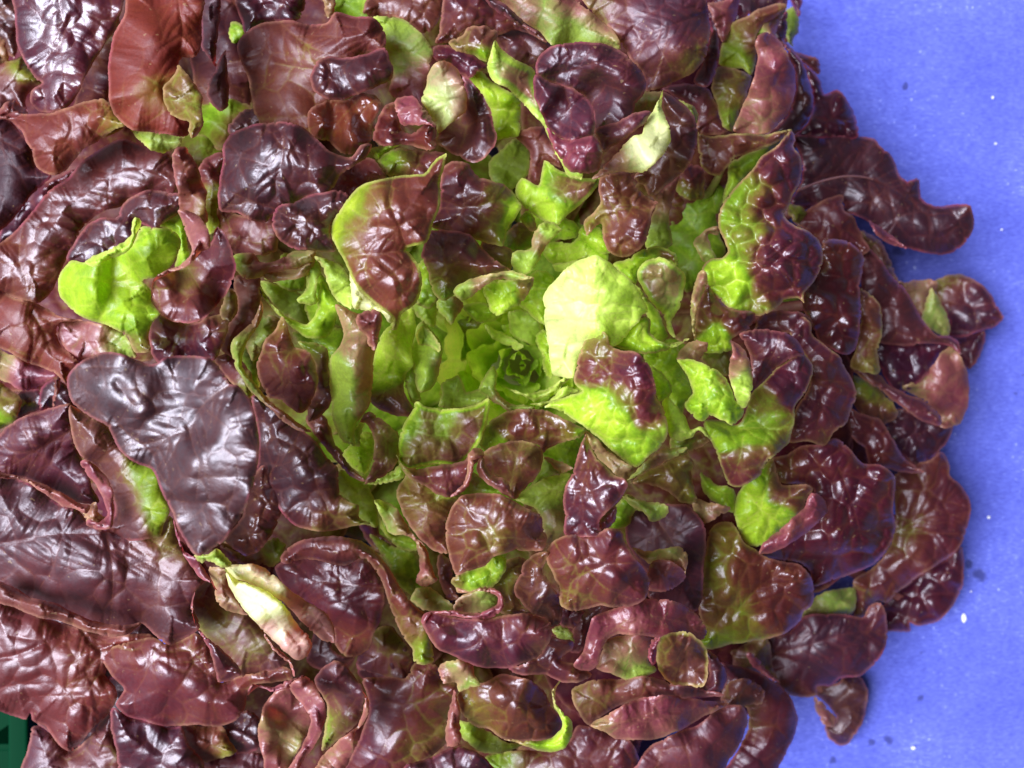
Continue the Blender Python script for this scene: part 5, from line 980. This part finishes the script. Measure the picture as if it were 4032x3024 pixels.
# ------------------------------------------------------------------ older leaves deep in the gaps
def deep_leaves():
    rng = random.Random(5)
    cx, cy = 1950.0, 1430.0
    n = 0
    for ring, (r0, r1, cnt, lv) in enumerate([(150, 900, 11, -1.8), (560, 1350, 15, -1.6), (950, 1720, 17, -1.4), (1300, 2300, 40, -1.3), (520, 1500, 26, .5), (750, 1600, 26, -.1)]):
        for i in range(cnt):
            a = 2 * math.pi * (i + rng.uniform(-.2, .2)) / cnt + ring * 0.3
            ca, sa = math.cos(a), math.sin(a)
            if ring == 3 and (ca > 0.25 or (ca < -0.55 and sa > 0.42)):
                continue
            if ring >= 4 and ca < 0.15:
                continue
            ex = 1.0
            tipx = cx + ca * r1
            lim = 3420 if sa < 0.55 else 3000
            if sa < -0.35:
                lim = 3020
            if ring >= 4:
                lim -= 60
            if tipx > lim:
                ex = (lim - cx) / (tipx - cx)
            R1 = r1 * ex
            R0 = min(r0, R1 * .5)
            w = (R1 - R0) * rng.uniform(.38, .5)
            pts = []
            for (u, s) in [(0, .18), (.25, .55), (.5, .9), (.75, 1.0), (.93, .6), (1.0, 0), (.93, -.6), (.75, -1.0), (.5, -.9), (.25, -.55), (0, -.18)]:
                rr = R0 + (R1 - R0) * u + rng.uniform(-15, 15)
                o = s * w * rng.uniform(.85, 1.1) * .6
                pts.append((cx + ca * rr - sa * o, cy + sa * rr + ca * o))
            ol = " ".join("%.0f,%.0f" % p for p in pts)
            bx, by = cx + ca * R0, cy + sa * R0
            tx, ty = cx + ca * R1, cy + sa * R1
            if ring == 0:
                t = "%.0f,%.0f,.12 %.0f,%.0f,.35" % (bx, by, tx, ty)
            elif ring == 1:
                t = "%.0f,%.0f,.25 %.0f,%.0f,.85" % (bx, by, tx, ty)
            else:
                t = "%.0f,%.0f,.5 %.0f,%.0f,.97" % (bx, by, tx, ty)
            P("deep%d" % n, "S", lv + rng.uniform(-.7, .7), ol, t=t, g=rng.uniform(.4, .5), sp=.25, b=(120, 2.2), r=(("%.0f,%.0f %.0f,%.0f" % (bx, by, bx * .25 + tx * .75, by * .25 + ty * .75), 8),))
            n += 1


deep_leaves()
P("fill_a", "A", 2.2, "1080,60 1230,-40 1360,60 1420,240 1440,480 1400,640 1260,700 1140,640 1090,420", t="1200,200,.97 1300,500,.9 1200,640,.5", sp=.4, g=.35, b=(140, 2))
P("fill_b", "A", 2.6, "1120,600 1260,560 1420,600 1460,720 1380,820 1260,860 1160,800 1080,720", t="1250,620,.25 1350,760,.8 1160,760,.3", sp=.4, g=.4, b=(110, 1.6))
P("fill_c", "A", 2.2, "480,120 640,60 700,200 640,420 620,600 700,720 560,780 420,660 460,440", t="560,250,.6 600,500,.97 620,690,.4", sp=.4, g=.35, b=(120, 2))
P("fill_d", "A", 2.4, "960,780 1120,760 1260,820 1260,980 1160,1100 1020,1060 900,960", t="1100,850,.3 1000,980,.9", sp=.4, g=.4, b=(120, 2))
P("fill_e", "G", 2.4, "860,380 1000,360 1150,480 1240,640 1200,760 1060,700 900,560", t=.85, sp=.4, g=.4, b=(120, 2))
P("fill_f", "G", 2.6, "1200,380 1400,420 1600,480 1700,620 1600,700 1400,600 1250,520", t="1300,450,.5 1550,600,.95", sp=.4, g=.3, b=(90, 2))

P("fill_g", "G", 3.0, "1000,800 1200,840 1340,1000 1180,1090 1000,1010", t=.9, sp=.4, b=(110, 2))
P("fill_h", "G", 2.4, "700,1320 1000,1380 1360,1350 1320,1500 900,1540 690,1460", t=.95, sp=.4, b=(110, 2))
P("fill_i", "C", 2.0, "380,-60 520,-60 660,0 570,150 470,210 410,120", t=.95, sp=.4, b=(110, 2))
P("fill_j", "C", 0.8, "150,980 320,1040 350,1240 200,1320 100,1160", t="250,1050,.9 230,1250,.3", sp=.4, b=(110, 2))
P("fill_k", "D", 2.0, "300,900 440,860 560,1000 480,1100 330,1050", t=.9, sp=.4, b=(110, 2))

MIDRIBS = [
    ("C8c", "C", "610,740 560,830 515,920 470,1020 400,1130 330,1200 260,1270", (4.5, -0.3), 11, 34, .42, .0),
    ("C9", "C", "925,1082 1060,1030 1200,1000 1330,1010 1450,1060 1560,1130", (3.55, 3.75), 9, 4, .8, .3),
]
LABELS = {
    "D12": "big glossy purple heart shaped leaf",
    "E1": "pale sunlit yellow green leaf",
    "B21": "brown shield shaped leaf with yellow green rim",
    "A20": "bright green leaf folded along its edge",
    "A7": "upright orange red leaf",
    "B7": "dark burgundy cupped leaf",
    "C9": "long burgundy leaf reaching over the blue paper",
    "G5": "folded leaf showing its white and pink underside",
    "E17": "purple leaf with an hour-glass waist",
    "H12": "small curled grey brown cup leaf",
    "I3": "wet green and red leaf",
    "E3": "leaf split between burgundy and bright green with a dark rib",
    "G1": "large grey purple leaf with puckered rows and a reddish rim",
    "B9": "leaf with a pale cream fold along its left side",
    "C7": "green and burgundy leaf with large blisters",
    "F15": "dark glossy blistered leaf with a magenta fold",
    "H13": "narrow magenta almond shaped leaf",
    "I5": "small burgundy leaf lowest on the right side",
    "E7": "rolled green and pink leaf standing left of the heart",
}
# ------------------------------------------------------------------ the paper
def build_paper():
    bm = bmesh.new()
    bmesh.ops.create_grid(bm, x_segments=60, y_segments=60, size=0.5)
    for v in bm.verts:
        v.co.x = -0.200 + (v.co.x + 0.5) * 0.420
        v.co.y = v.co.y * 0.36
        v.co.z = 0.0006 * math.sin(v.co.x * 31 + 1.0) * math.sin(v.co.y * 27)
    me = bpy.data.meshes.new("paper_sheet")
    bm.to_mesh(me)
    bm.free()
    me.polygons.foreach_set("use_smooth", np.ones(len(me.polygons), bool))
    me.materials.append(paper_material())
    o = bpy.data.objects.new("paper_sheet", me)
    COL.objects.link(o)
    o["kind"] = "structure"
    return o


build_paper()


def build_ground():
    bm = bmesh.new()
    bmesh.ops.create_grid(bm, x_segments=8, y_segments=8, size=3.0)
    me = bpy.data.meshes.new("ground")
    bm.to_mesh(me)
    bm.free()
    me.materials.append(simple_mat("grey_ground", (0.045, 0.043, 0.040), 0.85, 40.0, 0.5, 0.2, 0.4))
    o = bpy.data.objects.new("ground", me)
    COL.objects.link(o)
    o.location = (0, 0, -0.012)
    o["kind"] = "structure"


build_ground()

# ------------------------------------------------------------------ the lettuce
lettuce = thing("lettuce", "large head of red and green oak leaf lettuce lying on blue paper", "lettuce")


def add_midrib(leaf_obj, tile, line, lvls, w0, w1, tint, pale=0.0):
    """a raised pale rib as a tapered tube lying on its leaf"""
    p = open_curve(parse(line, tile)[:, :2], 14.0)
    n = len(p)
    zz = dome(p[:, 0], p[:, 1]) + np.linspace(lvls[0], lvls[1], n) * LAYER * layer_scale(p[:, 0], p[:, 1])
    cen = world_of(p[:, 0], p[:, 1], zz)
    rad = np.linspace(w0, w1, n) * K * 0.07e-3
    co, tris, seg = [], [], 8
    for i in range(n):
        t = cen[min(n - 1, i + 1)] - cen[max(0, i - 1)]
        t /= np.linalg.norm(t) + 1e-12
        s = np.cross(t, [0, 0, 1]); s /= np.linalg.norm(s) + 1e-12
        u = np.cross(s, t)
        for j in range(seg):
            a = 2 * math.pi * j / seg
            co.append(cen[i] + rad[i] * (math.cos(a) * s + 0.55 * math.sin(a) * u))
    for i in range(n - 1):
        for j in range(seg):
            a, b = i * seg + j, i * seg + (j + 1) % seg
            tris.append((a, b, b + seg, a + seg))
    co = np.array(co)
    me = mesh_from("midrib", co, tris, LEAF)
    N = len(co)
    A = me.attributes.new("ca", 'FLOAT_COLOR', 'POINT')
    A.data.foreach_set("color", np.tile([(tint + .3) / 1.3, 0.2, 1.0 + pale, 0.0], N))
    B = me.attributes.new("cb", 'FLOAT_COLOR', 'POINT')
    B.data.foreach_set("color", np.tile([0.0, 0.35, 0.5, 1.0], N))
    return part("midrib", me, leaf_obj)


LEAF_OBJ = {}
for idx, key in enumerate(ORDER):
    rng = np.random.default_rng(1000 + sum(ord(ch) * (i + 7) for i, ch in enumerate(key)))
    cos, tr, cas, cbs, off = [], [], [], [], 0
    for d in LEAVES[key]:
        co, tris, ca, cb = build_piece(d, rng, 0.55 if key.startswith("deep") else 1.0)
        cos.append(co); cas.append(ca); cbs.append(cb)
        tr += [tuple(q + off for q in f) for f in tris]
        off += len(co)
    co = np.concatenate(cos)
    me = mesh_from("leaf", co, tr, LEAF)
    A = me.attributes.new("ca", 'FLOAT_COLOR', 'POINT')
    A.data.foreach_set("color", np.concatenate(cas).astype(np.float32).ravel())
    B = me.attributes.new("cb", 'FLOAT_COLOR', 'POINT')
    B.data.foreach_set("color", np.concatenate(cbs).astype(np.float32).ravel())
    LEAF_OBJ[key] = part("leaf", me, lettuce, LABELS.get(key))

def add_petioles():
    """stalks that carry the outermost leaves on the right back to the head"""
    for key in ("F6", "F16", "I2", "I4", "I5", "C9", "C5", "F3", "F7", "F2", "I15", "C4", "F6d", "C6"):
        ob = LEAF_OBJ[key]
        n = len(ob.data.vertices)
        co = np.zeros(n * 3)
        ob.data.vertices.foreach_get("co", co)
        co = co.reshape(-1, 3)
        hub = world_of(np.array([1950.0]), np.array([1430.0]), np.array([14.0]))[0]
        d = np.hypot(co[:, 0] - hub[0], co[:, 1] - hub[1])
        inner = co[d < np.percentile(d, 12)].mean(0)
        mid = co.mean(0)
        p0 = inner * 0.6 + mid * 0.4
        k = np.argmin(np.hypot(co[:, 0] - p0[0], co[:, 1] - p0[1]))
        p0 = co[k] - np.array([0, 0, 0.0022])
        p3 = hub + (p0 - hub) * 0.22
        p3[2] = 0.016
        p1 = p0 * 0.75 + p3 * 0.25
        p1[2] = p0[2] - 0.010 if p0[2] > 0.016 else max(0.003, p0[2] - 0.002)
        p2 = p0 * 0.35 + p3 * 0.65
        p2[2] = max(0.006, min(p1[2], 0.014))
        t = np.linspace(0, 1, 14)[:, None]
        c = (1 - t)**3 * p0 + 3 * (1 - t)**2 * t * p1 + 3 * (1 - t) * t * t * p2 + t**3 * p3
        rad = np.linspace(0.0009, 0.0042, 14)
        pts, f = [], []
        for i in range(14):
            tg = c[min(13, i + 1)] - c[max(0, i - 1)]
            tg /= np.linalg.norm(tg) + 1e-12
            s = np.cross(tg, [0, 0, 1]); s /= np.linalg.norm(s) + 1e-12
            w = np.cross(s, tg)
            for j in range(8):
                a = 2 * math.pi * j / 8
                pts.append(c[i] + rad[i] * (1.5 * math.cos(a) * s + 0.7 * math.sin(a) * w))
        for i in range(13):
            for j in range(8):
                a, b = i * 8 + j, i * 8 + (j + 1) % 8
                f.append((a, b, b + 8, a + 8))
        me = mesh_from("petiole", np.array(pts), f, LEAF)
        N = len(pts)
        A = me.attributes.new("ca", 'FLOAT_COLOR', 'POINT')
        A.data.foreach_set("color", np.tile([(0.75 + .3) / 1.3, 0.1, 1.0, 0.0], N))
        B = me.attributes.new("cb", 'FLOAT_COLOR', 'POINT')
        B.data.foreach_set("color", np.tile([0.0, 0.4, 0.5, 0.6], N))
        part("petiole", me, ob)


add_petioles()


def young_leaves():
    """the rosette of small upright leaves in the heart"""
    rng = np.random.default_rng(77)
    cx, cy = 2040.0, 1440.0
    nu, nv = 56, 16
    for k in range(22):
        ph0 = k * 2.39996 + rng.uniform(-.12, .12)
        r0 = 38.0 + 15.0 * k
        half = max(0.42, 1.25 - 0.03 * k) * rng.uniform(.85, 1.1)
        H = 12.0 + 0.8 * k + rng.uniform(-4, 6)
        z0 = 59.0 - 0.5 * k
        lean = -14.0 + 1.4 * k + rng.uniform(-22, 22)
        p1, p2 = rng.uniform(0, 6.28, 2)
        u = np.linspace(-1, 1, nu)[None, :].repeat(nv, 0).ravel()
        v = np.linspace(0, 1, nv)[:, None].repeat(nu, 1).ravel()
        notch = 1 - 0.42 * np.abs(u)**2.6 + 0.05 * np.sin(9 * u + p1) + 0.03 * np.sin(23 * u + p2)
        z = z0 + H * v * notch - 3.0 * v**4 * (lean > 25)
        ruff = (11 + 0.6 * k) * np.sin(5.2 * u + p1) * v**2 + min(1.0, k / 12.0) * ((6 + .3 * k) * np.sin(12 * u + p2) * v**2.5 + 4 * np.sin(23 * u + p1) * v**3)
        r = r0 * (0.60 + 0.40 * v) + lean * v**2.2 + ruff + 9 * np.sin(7 * u + p2) * np.sin(6 * v + p1) * .35
        r = np.maximum(r, 6)
        a = ph0 + u * half * (0.75 + 0.25 * np.sin(v * 2.2))
        co = world_of(cx + r * np.cos(a), cy + r * np.sin(a), z)
        tris = []
        for i in range(nv - 1):
            for j in range(nu - 1):
                q = i * nu + j
                tris.append((q, q + 1, q + nu + 1, q + nu))
        me = mesh_from("leaf", co, tris, LEAF)
        N = len(co)
        brown = rng.random() < 0.2
        tint = -0.10 + 0.05 * np.sin(3 * u + p2) + (0.45 * v**4 * np.clip(np.sin(2 * u + p1), 0, 1) if brown else 0) - 0.05 * v
        vein = np.maximum(np.exp(-(u / 0.045)**2) * 0.5, np.clip(np.sin(14 * u * (0.4 + v) + p1) * 4 - 3.4, 0, 1) * 0.5)
        edge = np.clip((v - 0.93) / 0.07, 0, 1)
        ca = np.stack([(tint + .3) / 1.3, vein, np.full(N, 1.0), np.zeros(N)], 1).astype(np.float32)
        cb = np.stack([edge, np.full(N, .33), np.full(N, rng.random()), np.full(N, .8)], 1).astype(np.float32)
        A = me.attributes.new("ca", 'FLOAT_COLOR', 'POINT')
        A.data.foreach_set("color", ca.ravel())
        B = me.attributes.new("cb", 'FLOAT_COLOR', 'POINT')
        B.data.foreach_set("color", cb.ravel())
        part("leaf", me, lettuce)


young_leaves()

for m in MIDRIBS:
    add_midrib(LEAF_OBJ[m[0]], *m[1:])


def build_stalk():
    """the cut stalk the leaves grow from, standing on the paper under the head"""
    c = world_of(np.array([1950.0]), np.array([1430.0]), np.array([20.0]))[0]
    rings = [(0.0, 0.014), (0.002, 0.019), (0.012, 0.021), (0.026, 0.019), (0.038, 0.012), (0.044, 0.004)]
    seg = 24
    co, f = [], []
    for z, r in rings:
        for j in range(seg):
            a = 2 * math.pi * j / seg
            rr = r * (1 + 0.08 * math.sin(3 * a + z * 90))
            co.append((c[0] + rr * math.cos(a), c[1] + rr * math.sin(a), z))
    for i in range(len(rings) - 1):
        for j in range(seg):
            a, b = i * seg + j, i * seg + (j + 1) % seg
            f.append((a, b, b + seg, a + seg))
    f.append(tuple(reversed(range(seg))))
    f.append(tuple(range((len(rings) - 1) * seg, len(rings) * seg)))
    me = mesh_from("stalk", co, f, simple_mat("stalk_flesh", (0.42, 0.48, 0.20), 0.45))
    part("stalk", me, lettuce)


build_stalk()

print("leaves", len(ORDER), "verts", sum(len(o.data.vertices) for o in LEAF_OBJ.values()),
      "faces", sum(len(o.data.polygons) for o in LEAF_OBJ.values()))


# ------------------------------------------------------------------ crate in the corner and crumbs on the paper
def box_mesh(name, boxes, mat, bevel=0.0012):
    bm = bmesh.new()
    for (x0, x1, y0, y1, z0, z1) in boxes:
        m = bmesh.ops.create_cube(bm, size=1.0)
        for v in m["verts"]:
            v.co = Vector(((x0 + x1) / 2 + v.co.x * (x1 - x0), (y0 + y1) / 2 + v.co.y * (y1 - y0), (z0 + z1) / 2 + v.co.z * (z1 - z0)))
    bmesh.ops.bevel(bm, geom=list(bm.edges), offset=bevel, segments=3, affect='EDGES', profile=0.6)
    me = bpy.data.meshes.new(name)
    bm.to_mesh(me)
    bm.free()
    me.polygons.foreach_set("use_smooth", np.ones(len(me.polygons), bool))
    me.materials.append(mat)
    return me


def build_crate():
    g = simple_mat("green_plastic", (0.0004, 0.030, 0.012), 0.6, 60.0, 0.004, 0.03)
    t = thing("plastic_crate", "dark green plastic crate edge below the lettuce in the bottom left corner", "crate", (-0.167, -0.15, 0.0))
    def loc(b):
        return (b[0] + 0.172, b[1] + 0.172, b[2] + 0.15, b[3] + 0.15, b[4], b[5])
    part("side_wall", box_mesh("side_wall", [loc((-0.1700, -0.1672, -0.32, -0.085, 0.002, 0.030))], g), t)
    part("rim", box_mesh("rim", [loc((-0.1722, -0.1655, -0.32, -0.083, 0.0302, 0.034))], g), t)
    part("bottom_flange", box_mesh("bottom_flange", [loc((-0.210, -0.1703, -0.32, -0.085, 0.002, 0.006))], g), t)
    for i in range(7):
        y = -0.092 - i * 0.030
        part("rib", box_mesh("rib", [loc((-0.1838, -0.1703, y - 0.0012, y + 0.0012, 0.0062, 0.0300))], g, 0.0005), t)


build_crate()


def build_crumbs():
    white = simple_mat("white_crumb", (0.72, 0.74, 0.80), 0.8, 900.0, 0.3, 0.2)
    spots = [("I", 1872, 812, 17, 40, .1, "largest white crumb on the blue paper beside the lower right leaves"),
             ("I", 2012, 238, 13, 12, .6, "small white crumb on the blue paper, highest in the lower right"),
             ("I", 1585, 1546, 20, 14, -.3, "white crumb on the blue paper nearest the bottom edge"),
             ("I", 1912, 658, 7, 9, .2, "tiny white crumb on the blue paper between a dark stain and the largest crumb"),
             ("C", 2035, 553, 11, 12, .4, "white crumb on the blue paper highest on the right side"),
             ("C", 2052, 815, 9, 10, .9, "white crumb on the blue paper below the highest one"),
             ("C", 2086, 1302, 10, 8, .2, "white crumb on the blue paper beside the tip of the long burgundy leaf")]
    rng = random.Random(3)
    for tile, u, v, ru, rv, rot, lab in spots:
        o_ = ORG[tile]
        c = world_of(np.array([o_[0] + u * K]), np.array([o_[1] + v * K]), np.array([0.7]))[0]
        bm = bmesh.new()
        bmesh.ops.create_icosphere(bm, subdivisions=2, radius=1.0)
        for w in bm.verts:
            f = 1 + rng.uniform(-.28, .28)
            x, y = w.co.x * ru * f, w.co.y * rv * f
            w.co = Vector(((x * math.cos(rot) - y * math.sin(rot)), (x * math.sin(rot) + y * math.cos(rot)), w.co.z * 7 * f)) * (K * 0.06e-3)
        me = bpy.data.meshes.new("crumb")
        bm.to_mesh(me)
        bm.free()
        me.materials.append(white)
        o = bpy.data.objects.new("crumb", me)
        COL.objects.link(o)
        o.location = c
        o["label"] = lab
        o["category"] = "crumb"
        o["group"] = "white crumbs on the blue paper"


build_crumbs()
